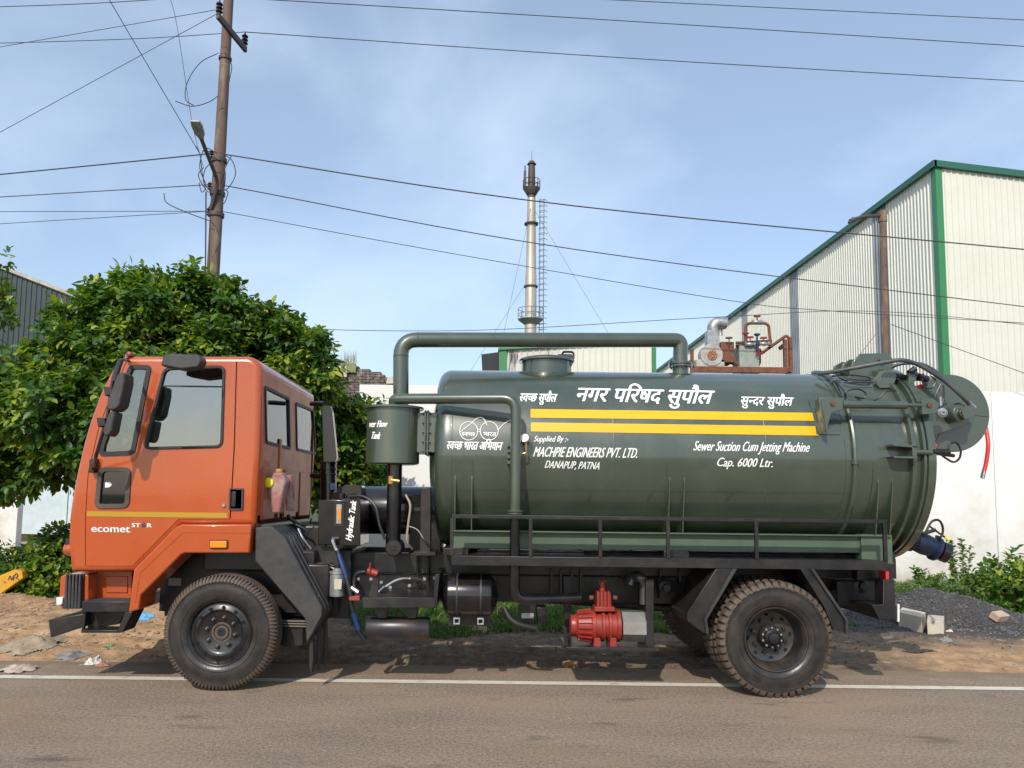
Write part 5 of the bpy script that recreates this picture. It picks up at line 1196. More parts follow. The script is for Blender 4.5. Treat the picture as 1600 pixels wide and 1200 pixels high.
for u in (928, 953): mk('pump_foot', MB().prism(xz([(u,996),(u+9,996),(u+10,1012),(u-1,1012)], YV-.1), YV-.14, YV+.14), M_red, pump, bevel=.003)
for u0, u1 in ((921,927),(958,964)): mk('manifold_bolt', MB().tube([P(u0,934,YV-.02), P(u1,934,YV-.02)], .02, 8), M_rust, pump)
oct_ = [(24*s4*math.cos(R(22.5+45*i)), 24*s4*math.sin(R(22.5+45*i))) for i in range(8)]
mk('coupling_guard', MB().prismx([(pc.y+a, pc.z+b) for a, b in oct_], P(973,975,YV-.1).x, P(1009,975,YV-.1).x), mat('brushed_steel', (.50,.49,.46), .38, metal=.75, c2=(.36,.35,.32), scale=5), T, sharp=20)
mk('pump_hanger', MB().prism(xz([(1009,905),(1021,905),(1021,1011),(1008,1011)], YV-.1), YV-.12, YV+.28), M_black, T, bevel=.004)
mk('pump_hanger', MB().prism(xz([(880,900),(893,900),(893,1010),(884,1010)], YV+.3), YV+.3, YV+.36), M_black, T, bevel=.004)
mk('pump_base', MB().prism(xz([(884,1011),(1028,1012),(1030,1017),(888,1016)], YV-.18), YV-.2, YV+.3).prism(xz([(879,978),(885,980),(889,1014),(884,1014)], YV-.1), YV-.1, YV-.06), M_black, T, bevel=.003)
mk('pump_elbow', MB().tube(curve([P(984,914,YV+.1), P(990,902,YV+.1), P(1000,902,YV), P(1007,912,YV), P(1007,944,YV)]), .048, 16), mat('elbow_metal', (.10,.10,.11), .28, metal=.5), T)
# ---- rear suspension and mudguards
m_ = MB()
for i in range(5): m_.tube(curve([P(1028,902+i*2.5,.62), P(1090,920+i*3,.62), P(1213,945+i*3,.62), P(1330,915+i*3,.62)]), .014, 6)
mk('leaf_spring', m_, M_black, T)
for u, v in ((1040,918),(1345,915)): mk('spring_shackle', MB().lathe([(.07,.02),(.07,-.02),(.04,-.03),(.035,-.06),(0,-.06)], P(u,v,.62), (0,1,0), 18), M_black, T)
def mguard(poly, lipa, lipb, name='rear_mudguard'):
    g = mk(name, MB().prism(xz(poly, .04), .06, .66), M_black, T, bevel=.004)
    mk('guard_lip', MB().prism(xz(lipa, .03), .03, .07), M_plastic, g, bevel=.003); return g
mguard([(1120,889),(1150,889),(1103,968),(1107,991),(1101,990),(1075,970),(1075,958)], [(1146,889),(1152,889),(1105,968),(1108,991),(1104,991),(1101,967)], None)
mguard([(1252,889),(1271,889),(1324,968),(1326,990),(1303,984),(1290,950)], [(1267,889),(1272,889),(1325,968),(1326,991),(1322,990),(1321,969)], None)
tb = mk('tail_beam', MB().box(P(1308,920,.6).x, P(1395,920,.6).x, .6, .66, P(1308,945,.6).z, P(1308,908,.6).z).prism(xz([(1380,906),(1397,905),(1400,968),(1374,968),(1362,945),(1380,945)], .14), .14, .3).prism(xz([(1363,948),(1402,947),(1402,969),(1376,969)], .16), .16, 2.2), M_black, T, bevel=.004)
for i in range(3): mk('bumper_groove', MB().prism(xz([(1376,951+i*6),(1401,951+i*6),(1401,952.5+i*6),(1377,952.5+i*6)], .15), .152, .162), M_plastic, tb)
mk('tail_light', MB().prism(xz([(1383,893),(1388,893),(1388,912),(1383,912)], .18), .17, .3), M_redhose, tb)
mk('tail_strip', MB().prism(xz([(1402,944),(1404.5,944),(1404.5,971),(1402,971)], .16), .15, .17), M_white, tb)
mk('corner_brace', MB().prism(xz([(1338,889),(1392,889),(1392,906),(1338,906)], .4), .38, .5), M_black, T)
# ---- rear door gear
YG = .20
cyl = mk('door_cylinder', MB().tube([P(1316,632,YG), P(1416,633,YG)], 6.3*S(YG), 16), M_green, T); mk('cylinder_rod', MB().tube([P(1416,633,YG), P(1442,633.5,YG)], 3.2*S(YG), 12), M_green, cyl)
mk('cylinder_bracket', MB().prism(xz([(1278,622),(1288,620),(1317,622),(1316,640),(1298,645),(1289,676),(1286,672)], YG), YG-.02, YG+.02).prism(xz([(1279,624),(1283,622),(1291,676),(1287,678)], YG+.03), YG-.03, YG+.12), M_green, T, bevel=.004)
mk('bracket_bolt', MB().lathe([(.022,0),(.022,-.015),(0,-.018)], P(1301,631,YG-.02), (0,1,0), 14).lathe([(.022,0),(.022,-.015),(0,-.018)], P(1452,633,YG-.02), (0,1,0), 14), M_rust, T)
ap = cyl_hit(1280, 679, 0); a2 = math.atan2(ap.z-ZT, YT-ap.y)
mk('bracket_pad', patch(P(1276,650,.28).x, P(1313,650,.28).x, a2, a2+.42, .009), M_green, T)
mk('door_ear', MB().prism(fil2(xz([(1439,626),(1455,622),(1466,630),(1463,646),(1440,648)], YG), .01), YG-.015, YG+.06), M_green, T, bevel=.003)
mk('latch_bracket', MB().prism(xz([(1394,693),(1431,696),(1431,700),(1394,697)], .16), .14, .30).prism(xz([(1394,713),(1431,713),(1431,717),(1396,716)], .16), .14, .30).prism(xz([(1424,697),(1431,697),(1431,713),(1424,713)], .16), .14, .30), M_green, T, bevel=.003)
mk('latch_rod', MB().tube([P(1424,706,.2), P(1456,707,.2)], .024, 12), M_green, T)
mk('latch_end', MB().tube([P(1456,706,.22), P(1482,707,.25)], .032, 10).tube([P(1462,708,.22), P(1490,712,.3)], .018, 8), M_black, T)
mk('latch_hose', MB().tube(curve([P(1480,706,.28), P(1485,694,.28), P(1495,692,.3), P(1501,703,.3), P(1499,716,.3), P(1490,722,.3), P(1478,716,.28), P(1470,710,.25)]), .010, 8), M_pipeb, T)
tp = mk('hinge_plate', MB().prism(xz([(1327,582),(1331,566),(1343,553),(1384,552),(1393,560),(1396,588),(1370,592),(1327,590)], .95), .93, .96), M_green, T, bevel=.004)
mk('hinge_plate', MB().prism(xz([(1300,584),(1303,572),(1314,566),(1332,566),(1332,590)], 1.15), 1.13, 1.16).prism(xz([(1327,585),(1331,566),(1343,553),(1384,552),(1393,560),(1396,590)], 1.45), 1.43, 1.46).prism(xz([(1312,582),(1317,568),(1326,562),(1340,562),(1340,590)], 1.05), 1.03, 1.06), M_green, T, bevel=.004)
mk('hinge_pin', MB().tube([(P(1378,562,.9).x,.88,P(1378,562,.9).z), (P(1378,562,.9).x,1.5,P(1378,562,.9).z)], .03, 10), M_green, T)
mk('hook_bracket', MB().prism(xz([(1368,600),(1383,578),(1393,578),(1400,588),(1393,607),(1373,607)], .6), .58, .72).prism(xz([(1417,600),(1420,582),(1428,576),(1434,584),(1426,602)], .55), .53, .60), M_green, T, bevel=.004)
mk('hook_arm', MB().tube([P(1387,583,.62), P(1416,590,.6), P(1445,592,.6)], .026, 10), M_black, T)
mk('reel_fittings', MB().tube([P(1420,583,.55), P(1430,576,.55)], .03, 8).tube([P(1434,588,.55), P(1448,592,.6)], .035, 8).tube([P(1440,584,.6), P(1446,604,.6)], .02, 8), M_black, T)
mk('big_hose', MB().tube(curve([P(1278,584,.72), P(1300,581,.62), P(1350,572,.50), P(1385,565.5,.45), P(1411,563,.42), P(1437,571,.42), P(1472,592,.42), P(1499,615,.40), P(1515,631,.42)]), .021, 12), mat('grey_hose', (.045,.05,.055), .45, c2=(.08,.085,.09), scale=8), T)
mk('big_hose', MB().tube(curve([P(1392,574,.75), P(1411,568,.7), P(1440,569,.7), P(1462,580,.7), P(1474,590,.7)]), .017, 10), MATS['grey_hose'], T)
mk('hose_end', MB().tube([P(1512,628,.42), P(1522,638,.44)], .025, 10), M_steel, T)
for l in ([(1320,625),(1322,612),(1340,608),(1352,614),(1350,622),(1336,620)], [(1336,620),(1350,628),(1370,624),(1385,612),(1400,610)], [(1300,588),(1330,586),(1358,590),(1355,594),(1320,590)], [(1310,590),(1330,597),(1365,598)], [(1300,590),(1318,610),(1322,622)], [(1440,592),(1445,605),(1456,606),(1462,595),(1455,588)], [(1470,600),(1461,620),(1463,636)], [(1474,602),(1475,620),(1470,636)]):
    mk('thin_hose', MB().tube(curve([cyl_hit(u, v, .03) if u < 1402 and v < 605 else P(u, v, .35) for u, v in l]), .008, 6), M_pipeb, T)
mk('hose_end', MB().tube([P(1469,620,.35), P(1470,634,.35)], .014, 8), M_galv, T)
mk('motor_port', MB().lathe([(.045,.03),(.045,0),(.03,-.01),(.022,-.02),(.012,-.02),(.012,0),(0,0)], P(1473,645,.3), (.2,1,0), 18), M_galv, T)
# reel
YD = .62; rc = P(1485.5, 645.5, YD); rr = 60.5*S(YD)
reel = mk('hose_reel', MB().lathe([(rr,0),(rr+.006,.006),(rr,.012),(0,.012)], rc, (0,1,0), 72).lathe([(0,-.001),(rr,0)], rc, (0,1,0), 72).tube([rc+Vector((0,.01,0)), rc+Vector((0,.9,0))], .16, 28).lathe([(rr,.9),(rr+.006,.906),(rr,.912),(0,.912)], rc, (0,1,0), 72).lathe([(0,.899),(rr,.9)], rc, (0,1,0), 48), M_green, T, sharp=40)
m_ = MB()
for i in range(10):
    yy = YD+.06+i*.085; m_.lathe([(.24-.03,-.035),(.24,-.03),(.25,0),(.24,.03),(.21,.035)], (rc.x, yy, rc.z), (0,1,0), 40)
mk('wound_hose', m_, M_redhose, reel)
for a in (-.1, 2.0, 4.2): mk('reel_seam', MB().add([rc+Vector((math.cos(a)*.05,-.002,math.sin(a)*.05)), rc+Vector((math.cos(a)*rr,-.002,math.sin(a)*rr)), rc+Vector((math.cos(a)*rr,-.006,math.sin(a)*rr+.006)), rc+Vector((math.cos(a)*.05,-.006,math.sin(a)*.05+.006))], [(0,1,2,3),(3,2,1,0)]), M_green, reel)
mk('reel_arm', MB().prism(fil2(xz([(1440,652),(1478,633),(1500,628),(1523,646),(1518,660),(1449,684),(1442,684)], YD-.1), .02), YD-.12, YD-.06), M_green, T, bevel=.006)
mc_ = P(1497, 646, .42); mk('reel_motor', MB().lathe([(.085,.15),(.085,-.02),(.078,-.03),(.05,-.035),(.05,-.07),(0,-.075)], mc_, (-.25,1,0), 24).prism(fil2(xz([(1498,638),(1516,633),(1523,640),(1520,652),(1504,656)], .36), .01), .33, .44), M_green, T, bevel=.004)
mk('hose_guide', MB().prism(xz([(1424,618),(1430,604),(1440,600),(1443,604),(1436,615)], .62), .62, .70).tube([P(1447,690,.6), P(1461,698,.6)], .035, 10), M_redhose, T)
mk('hanging_hose', MB().tube(curve([P(1537,655,1.05), P(1541,672,1.0), P(1544,695,.95), P(1541,722,.95), P(1537,738,.95)]), .020, 12), M_redhose, T); mk('hose_end', MB().tube([P(1537.5,736,.95), P(1535,747,.95)], .022, 10), M_steel, T)
# outlet valve at the bottom
YO = .95
ovv = mk('outlet_pipe', MB().tube([P(1392,826,YO), P(1430,845,YO)], .085, 20).lathe([(.08,-.03),(.12,-.03),(.12,0),(.08,0)], P(1418,839,YO), (.9,0,-.45), 20), M_bgloss, T)
mk('valve_body', MB().lathe([(.09,-.14),(.125,-.14),(.125,-.11),(.10,-.09),(.11,0),(.10,.09),(.125,.11),(.125,.14),(.09,.14)], P(1443,850,YO), (.9,0,-.35), 24), M_blue, ovv)
mk('coupling', MB().lathe([(.07,-.15),(.075,-.02),(.10,-.01),(.105,.06),(.095,.065),(.09,.02),(0,.02)], P(1471,861,YO), (.92,-.1,-.33), 24), M_bgloss, ovv)
mk('valve_handle', MB().tube(curve([P(1447,830,YO-.1), P(1456,815,YO-.1), P(1467,813,YO-.1), P(1473,824,YO-.1), P(1471,838,YO-.1), P(1462,838,YO-.1)]), .012, 8).tube([P(1441,834,YO-.1), P(1462,828,YO-.1)], .018, 8).tube([P(1452,822,YO-.1), P(1480,842,YO-.1)], .010, 8), M_black, ovv)
mk('handle_tip', MB().tube([P(1476,839,YO-.1), P(1483,844,YO-.1)], .014, 8), M_lid, ovv)
mk('lower_clamp', MB().prism(xz([(1384,810),(1404,808),(1412,828),(1438,826),(1440,834),(1405,838),(1390,826)], .7), .68, .74).tube([P(1405,829,.68), P(1437,826,.68)], .02, 8).prism(xz([(1427,813),(1434,808),(1441,832),(1432,833)], .66), .64, .76), M_green, T, bevel=.004)
# pipes and added wall-slit rods on the deck between tank and platform
for i, (v, yy, m0) in enumerate(((862,.7,M_black),(859,.9,M_galv),(864,.55,M_black),(856,1.1,M_black),(861,1.4,M_galv))): mk('deck_pipe_or_slit', MB().tube([P(750,v,yy), P(1340,v+6,yy)], .016 if i % 2 else .024, 8), m0, T)
for u in (905, 958, 985, 1050): mk('deck_fitting', MB().tube([P(u,850,.8), P(u,866,.8)], .02, 8), M_black, T)
for v in (860, 864.5): mk('deck_pipe_or_slit', MB().tube([P(746,v,.52), P(912,v+1.6,.52)], .010, 8), M_steel, T)  # added bright rods, standing in for the pale wall seen through the gap
# snorkel
YK = 1.25
mk('air_snorkel', MB().prism(fil2(xz([(503,640),(506,633),(516,634),(519,645),(526,716),(522,722),(505,722)], YK), .015), YK, YK+.10).tube([P(513,720,YK+.12), P(513,782,YK+.12)], 12.5*S(YK+.12), 20).lathe([(13.5*S(YK+.12),-.01),(13.5*S(YK+.12),.01)], P(513,724,YK+.12), (0,0,1), 20).lathe([(13.8*S(YK+.12),-.01),(13.8*S(YK+.12),.01)], P(513,733,YK+.12), (0,0,1), 20).lathe([(13.8*S(YK+.12),-.01),(13.8*S(YK+.12),.01)], P(513,741,YK+.12), (0,0,1), 20), M_bgloss, T, bevel=.004)
mk('blue_label', MB().prism(xz([(516,755),(523,755),(523,765),(516,765)], YK+.01), YK+.005, YK+.012), M_blues, T)
mk('snorkel_bracket', MB().tube([P(486,631,1.45), P(506,630,1.35)], .025, 8).tube([P(487,743,1.45), P(506,745,1.35)], .03, 8), M_bgloss, T)
# washer bottles
bt = P(431, 768, .34)
mk('washer_bottle', MB().prism(fil2(xz([(423,744),(430,738),(444,738),(449,752),(445,770),(440,802),(428,802),(423,775)], .34), .02), .28, .42), M_bottle, T, bevel=.02)
mk('bottle_cap', MB().lathe([(.036,0),(.04,.01),(.036,.03),(0,.035)], P(436,738,.35), (0,0,1), 16), mat('tan_cap', (.45,.25,.08), .5), T)
mk('washer_bottle', MB().prism(fil2(xz([(447,742),(458,742),(459,798),(448,798)], .55), .02), .5, .62), M_bottle, T, bevel=.02)
mk('yellow_cap', MB().lathe([(.046,.03),(.046,-.01),(.030,-.02),(0,-.02)], P(420,754,.28), (.15,1,0), 20), M_lid, T)

# ================================================================== PLANTS
LV = np.array([(0,0,0),(-.26,.35,.05),(-.22,.7,.03),(0,1,-.08),(.22,.7,.03),(.26,.35,.05),(0,.5,-.04)])
LF = [(0,6,2,1),(6,3,2,2),(0,5,4,6),(6,4,3,3)]
LF = [(0,6,1),(6,2,1),(6,3,2),(0,5,6),(6,5,4),(6,4,3)]
def leaf_cloud(pos, dirs, nrm, ln):                    # arrays of leaf placements -> verts, faces
    n = len(pos); y = dirs/np.linalg.norm(dirs, axis=1, keepdims=True); z = nrm - y*(nrm*y).sum(1, keepdims=True); z /= np.linalg.norm(z, axis=1, keepdims=True)+1e-9; x = np.cross(y, z)
    V = pos[:,None,:] + ln[:,None,None]*(LV[None,:,0:1]*x[:,None,:] + LV[None,:,1:2]*y[:,None,:] + LV[None,:,2:3]*z[:,None,:])
    F = (np.arange(n)[:,None,None]*7 + np.array(LF)[None]).reshape(-1, 3)
    return V.reshape(-1, 3), F
def mesh_np(name, V, F, m, parent, **tags):
    me = bpy.data.meshes.new(name); me.vertices.add(len(V)); me.vertices.foreach_set('co', V.astype(np.float32).ravel())
    k = F.shape[1]; me.loops.add(len(F)*k); me.loops.foreach_set('vertex_index', F.astype(np.int32).ravel())
    me.polygons.add(len(F)); me.polygons.foreach_set('loop_start', np.arange(0, len(F)*k, k, dtype=np.int32)); me.update(calc_edges=True); me.validate()
    me.materials.append(m); o = bpy.data.objects.new(name, me); COL.objects.link(o)
    if parent:
        o.parent = parent
        if parent.get('_root', 0) == 1: o.matrix_parent_inverse = Matrix.Translation(parent.location).inverted()
    for a, b in tags.items(): o[a] = b
    return o
def sprigs(lobes, nspr, per, ln, out_bias=1.0, droop=.25, shell=.35, hollow=False, hollow_t=-.12):
    P_, D_, N_, L_ = [], [], [], []
    vol = np.array([l[3]**2 for l in lobes]); cnt = (nspr*vol/vol.sum()).astype(int)
    for (cx, cy, cz, r_), c in zip(lobes, cnt):
        d = rng.normal(size=(c,3)); d /= np.linalg.norm(d, axis=1, keepdims=True)
        rad = r_*(1 - shell*rng.random(c)**1.5)
        # lumpy surface
        lump = 1 + .18*np.sin(d[:,0]*7+cx*3)*np.cos(d[:,2]*6+cz*2) + .12*np.sin(d[:,1]*13+cy) + .10*rng.normal(size=c)
        ctr = np.array([cx, cy, cz]) + d*(rad*lump)[:,None]*np.array([1,1,.88])
        if hollow:                                     # gaps between the branches
            nz_ = np.array([mn.noise(Vector(q_)*1.9) + .5*mn.noise(Vector(q_)*4.3) for q_ in ctr]); kp = nz_ > hollow_t
            ctr, d = ctr[kp], d[kp]; c = len(ctr)
            if c == 0: continue
        ax = d*out_bias + rng.normal(size=(c,3))*.6; ax[:,2] += .15; ax /= np.linalg.norm(ax, axis=1, keepdims=True)
        ref = rng.normal(size=(c,3)); u_ = np.cross(ax, ref); u_ /= np.linalg.norm(u_, axis=1, keepdims=True); v_ = np.cross(ax, u_)
        k = per; sz = ln*rng.uniform(.65, 1.25, size=c)
        for j in range(k):
            t = j/k; ang = j*2.4 + rng.uniform(0, .5, c); rd = np.cos(ang)[:,None]*u_ + np.sin(ang)[:,None]*v_
            base = ctr + ax*(t*sz*1.3)[:,None]
            dr = rd*(1.0-.45*t) + ax*(.35+.5*t); dr[:,2] -= droop
            nn = ax*.6 + np.array([0,0,.8]) + rng.normal(size=(c,3))*.25
            P_.append(base); D_.append(dr); N_.append(nn); L_.append(sz*rng.uniform(.75,1.1,c))
    return np.concatenate(P_), np.concatenate(D_), np.concatenate(N_), np.concatenate(L_)
leaf_me = None
def plant(root, lobes, nspr, per, ln, m, indiv=0, **k):
    p, d, n, l = sprigs(lobes, nspr, per, ln, **k)
    keep = p[:,2] > .03; p, d, n, l = p[keep], d[keep], n[keep], l[keep]
    if indiv:
        dist = np.linalg.norm(p - np.array(CAM), axis=1); order = np.argsort(dist - l*6)
        vis = [i for i in order if not (-3.9 < p[i,0]*7/(p[i,1]+7) < -2.2 and 1.2 < p[i,2] < 2.9)][:indiv*2:2]
        me = bpy.data.meshes.new('leaf'); me.from_pydata([tuple(v) for v in LV], [], LF); me.materials.append(m)
        for i in vis:
            y = Vector(d[i]).normalized(); z = Vector(n[i]); z = (z - y*z.dot(y)).normalized(); x = y.cross(z)
            o = bpy.data.objects.new('leaf', me); s_ = float(l[i])*1.12; M4 = Matrix((x*s_, y*s_, z*s_)).transposed().to_4x4(); M4.translation = Vector(p[i])
            COL.objects.link(o); o.parent = root; o.matrix_parent_inverse = Matrix.Translation(root.location).inverted(); o.matrix_basis = M4
        mask = np.ones(len(p), bool); mask[vis] = False; p, d, n, l = p[mask], d[mask], n[mask], l[mask]
    V, F = leaf_cloud(p, d, n, l); return mesh_np('foliage', V, F, m, root, kind='stuff')
def LB(u, v, Y, rpx): q_ = P(u, v, Y); return (q_.x, q_.y, q_.z, rpx*S(Y))
tb_ = P(215, 880, 5.4)
tree = thing('broadleaf_tree', 'large dense green tree standing behind the orange cab', 'tree', (tb_.x, 5.4, .1))
def limbs(root, base, tips, r0):
    m_ = MB(); base = Vector(base); m_.tube(curve([base, base+Vector((.08,0,.7)), base+Vector((-.05,.1,1.5)), base+Vector((.1,0,2.4))]), [r0*(1-.02*i) for i in range(19)], 10); mk('trunk', m_, M_bark, root)
    for t in tips:
        t = Vector(t); a = base+Vector((0,0,random.uniform(.9,2.0))); md = (a+t)/2+Vector((0,0,.25))
        mk('limb', MB().tube(curve([a, md, t]), [r0*.55*(1-.06*i) for i in range(13)], 7), M_bark, root)
lobes = [LB(255,530,5.2,112), LB(165,545,4.9,98), LB(350,560,5.3,115), LB(450,575,5.2,85), LB(65,640,4.6,98), LB(150,660,4.4,115), LB(280,650,5,130), LB(400,650,5.2,110), LB(495,600,5.0,52), LB(-45,655,4.8,105), LB(40,700,4.3,72),
         LB(105,735,4.3,50), LB(-30,735,4.4,60), LB(200,480,5.2,62), LB(300,478,5.3,62), LB(235,460,5.3,46), LB(400,512,5.3,48), LB(122,512,5,46), LB(510,655,5.4,42), LB(455,520,5.3,38), LB(345,490,5.6,46)]
lobes = [(a, b, c, r_*.80) for a, b, c, r_ in lobes]
big = [l for l in lobes if l[3] > .45]; random.seed(4)
for a, b, c, r_ in big:
    for i in range(17):
        v_ = Vector((random.gauss(0,1), random.gauss(-.5,.8), random.gauss(.15,1))).normalized(); k_ = random.uniform(.10,.32); e_ = random.uniform(.92, 1.34) if k_ < .2 else random.uniform(.92, 1.15)
        lobes.append((a+v_.x*r_*e_, b+v_.y*r_*e_, c+v_.z*r_*.88*e_, r_*k_))
limbs(tree, (tb_.x, 5.4, 0), [l[:3] for l in lobes[:11]], .16)
plant(tree, lobes, 19500, 7, .142, M_leaf, indiv=290, droop=.5, shell=.5, hollow=True)
# inner dark mass so that the crown is not see-through
plant(tree, [l for l in lobes if l[0] < P(150,600,5).x], 1300, 7, .15, M_leafy, shell=.12, droop=.5, hollow=True)
plant(tree, [l for l in lobes if l[0] >= P(150,600,5).x], 700, 7, .14, M_leafy, shell=.08, droop=.4, hollow=True)
def tree2(name, label, lobes, nspr, per, ln, m, cat='shrub', group=None, indiv=0, stems=True, **k):
    c = np.mean([l[:3] for l in lobes], axis=0); t = thing(name, label, cat, (float(c[0]), float(c[1]), 0), group)
    if stems:
        for l in lobes[:6]: mk('stem', MB().tube(curve([(c[0]+random.uniform(-.1,.1), c[1], 0), ((c[0]+l[0])/2, (c[1]+l[1])/2, l[2]*.5), l[:3]]), [.03*(1-.06*i) for i in range(13)], 6), M_bark, t)
    plant(t, lobes, nspr, per, ln, m, indiv, **k); return t
tree2('leafy_shrub', 'yellow green shrub between the cab and the overflow tank', [LB(540,665,5.9,40), LB(520,700,5.7,45), LB(560,700,6,36), LB(545,735,5.8,40), LB(580,660,6.2,26), LB(505,740,5.8,40), LB(585,735,6.1,22), LB(530,770,6,36)], 1500, 7, .135, M_leafy, indiv=60)
tree2('overhanging_branch', 'leafy branch reaching in at the far left above the dark shed', [LB(-22,455,5,28), LB(6,408,5.1,9), LB(-8,495,5,24), LB(14,470,5,9)], 110, 6, .13, M_leaf, cat='branch', stems=False)
tree2('broad_leaf_bush', 'bright leafy bush left of the bumper', [LB(85,875,4.9,30), LB(95,910,4.7,26), LB(60,912,4.6,26), LB(30,915,4.6,26), LB(68,938,4.4,18), LB(100,850,5.2,24)], 620, 6, .12, M_leafy, indiv=40)
tree2('low_bush', 'dark low bush at the left edge behind the yellow slab', [LB(10,885,5.4,30), LB(-25,900,5.2,40), LB(45,885,5.6,26), LB(20,915,5.0,30), LB(-10,935,4.8,26)], 600, 6, .10, M_leaf)
# weeds by the wall at the right
wd_ = [('tall_weed','pale feathery weed, tallest in front of the white wall',1500,865,7.0,26), ('tall_weed','thin weed beside the tanker tail against the wall',1445,905,7.0,18), ('castor_bush','broad leaved bush at the right edge by the wall',1580,915,6.2,46), ('weed_bush','yellow green weed clump behind the gravel heap',1470,930,6.2,36), ('weed_bush','reddish green weed clump left of the broad leaved bush',1525,928,6.2,32), ('weed_bush','low weed clump right behind the tail beam',1425,935,6.3,26)]
for nm, lab, u, v, Y, r_ in wd_:
    if nm == 'tall_weed':
        b = P(u, v, Y); t = thing(nm, lab, 'weed', (b.x, Y, 0)); hgt_ = b.z + r_*S(Y); m_ = MB(); pos = []; dr = []; 
        for i in range(7):
            dx = random.uniform(-.25,.25); dy = random.uniform(-.1,.1); tp_ = Vector((b.x+dx, Y+dy, hgt_*random.uniform(.7,1.05))); bs = Vector((b.x+dx*.3, Y, 0)); m_.tube([bs, (bs+tp_)/2+Vector((dx*.1,0,0)), tp_], [.01,.007,.003], 4)
            for j in range(55):
                q_ = random.uniform(.35, 1); c_ = bs.lerp(tp_, q_); a = random.uniform(0, 6.28); pos.append(c_); dr.append((math.cos(a), math.sin(a), random.uniform(.1,.9)))
        mk('stem', m_, M_weed, t); pos = np.array(pos); dr = np.array(dr); V, F = leaf_cloud(pos, dr, rng.normal(size=pos.shape)*.4+np.array([0,0,1]), rng.uniform(.05,.12,len(pos))); V_ = mesh_np('foliage', V, F, M_weed, t, kind='stuff')
    else:
        tree2(nm, lab, [LB(u, v, Y, r_), LB(u-r_*.8, v+12, Y-.2, r_*.7), LB(u+r_*.8, v+8, Y-.2, r_*.75), LB(u, v+22, Y-.4, r_*.8)], 520, 6, .13 if nm == 'castor_bush' else .06, M_leafy if nm == 'castor_bush' else M_weed, cat='bush')
# grass
def blades(n, xf, yf, hf, name, label):
    x = xf(n); y = yf(n, x); 
    z = np.array([hgt(float(a), float(b)) if b < 9 else 0 for a, b in zip(x, y)])
    h = hf(n, x, y); a = rng.random(n)*6.28; lean = rng.normal(size=(n,2))*.65
    wv = np.stack([np.cos(a), np.sin(a), np.zeros(n)], 1)*(.006+.004*rng.random(n))[:,None]
    b = np.stack([x, y, z-.01], 1); mid = b + np.stack([lean[:,0]*h*.4, lean[:,1]*h*.4, h*.6], 1); tip = b + np.stack([lean[:,0]*h*1.1, lean[:,1]*h*1.1, h], 1)
    V = np.stack([b-wv, b+wv, mid+wv*.8, mid-wv*.8, tip], 1).reshape(-1, 3); F = np.array([(0,1,2),(0,2,3),(3,2,4)])[None] + np.arange(n)[:,None,None]*5
    return mesh_np(name, V, F.reshape(-1, 3), M_grass, None, kind='stuff', label=label, category='grass')
def patchy(x, y, thr):
    return np.array([mn.noise(Vector((float(a)*.9, float(b)*.9, 4))) + .45*mn.noise(Vector((float(a)*3, float(b)*3, 1))) > thr for a, b in zip(x, y)])
N = 140000
x = rng.uniform(-4.5, 13.5, N); y = 2.5 + rng.random(N)**.8*5.4
edge = 2.75 + .35*np.sin(x*1.3) + .2*np.sin(x*3.1+1) + np.where(x > 3.2, 1.1*(x-3.2).clip(0,1), 0) + np.where(x > 7.8, .5, 0) + np.where(x < -1.5, (-1.5-x).clip(0,1)*2.4, 0)
heap = ((x-6.6)/1.75)**2 + ((y-4.6)/1.3)**2 < 1
k_ = (y > edge) & ~heap; x, y = x[k_], y[k_]; k_ = patchy(x, y, -.48); x, y = x[k_], y[k_]
XX, YY = x, y
blades(len(XX), lambda n: XX, lambda n, q: YY, lambda n, a, b: rng.uniform(.04,.12,n)*(1+1.6*(b > 5.5)*(a > 2)), 'grass', 'short green grass growing along the wall behind the truck')
N2 = 900; x = rng.uniform(8.2, 9.3, N2); y = 2.9+rng.random(N2)*.35; XX2, YY2 = x, y
blades(N2, lambda n: XX2, lambda n, q: YY2, lambda n, a, b: rng.uniform(.03,.09,n), 'grass_patch', 'small grass patch on the sand right of the gravel heap')

# ================================================================== SMALL THINGS ON THE GROUND
def slab(u, v, Yd, L, Wd, H, rot, tilt, m, nm, lab, cat, group=None, z=None):
    q_ = PZ(u, v, 0.05); x_, y_ = q_.x, q_.y; z_ = hgt(x_, y_) if z is None else z
    o = one(nm, MB().box(-L/2, L/2, -Wd/2, Wd/2, 0, H), m, lab, cat, group, bevel=.006); o.location = (x_, y_, z_); o.rotation_euler = (tilt, 0, rot); return o
# cream concrete channel pieces by the tail
bm_ = thing('concrete_beam', 'cream concrete channel piece lying on the gravel behind the tail', 'concrete block', tuple(PZ(1440,978,0)))
def seg3(a, b, c, d_, h, m, nm):                       # quad footprint on the ground with height
    pts = [PZ(*q_, .06) for q_ in (a, b, c, d_)]
    for p_ in pts: p_.z = hgt(p_.x, p_.y)-.01
    zt_ = max(p_.z for p_ in pts)+h
    m_ = MB().add([(p_.x, p_.y, p_.z) for p_ in pts]+[(p_.x, p_.y, zt_) for p_ in pts], [(3,2,1,0),(4,5,6,7),(0,1,5,4),(1,2,6,5),(2,3,7,6),(3,0,4,7)]); return mk(nm, m_, m, bm_, bevel=.008)
seg3((1404,976),(1441,985),(1447,977),(1410,968), .13, M_cream, 'long_piece'); seg3((1449,988),(1475,990),(1476,980),(1450,978), .17, M_cream, 'end_piece')
slab(1559, 972, 0, .26, .13, .10, .5, .5, mat('pale_brick', (.40,.27,.20), .9, c2=(.5,.4,.32), scale=8), 'loose_brick', 'pale brick lying on the slope right of the gravel heap', 'brick')
bmat = mat('earth_lump', (.45,.24,.11), .95, c2=(.33,.17,.08), scale=9, bump=.5)
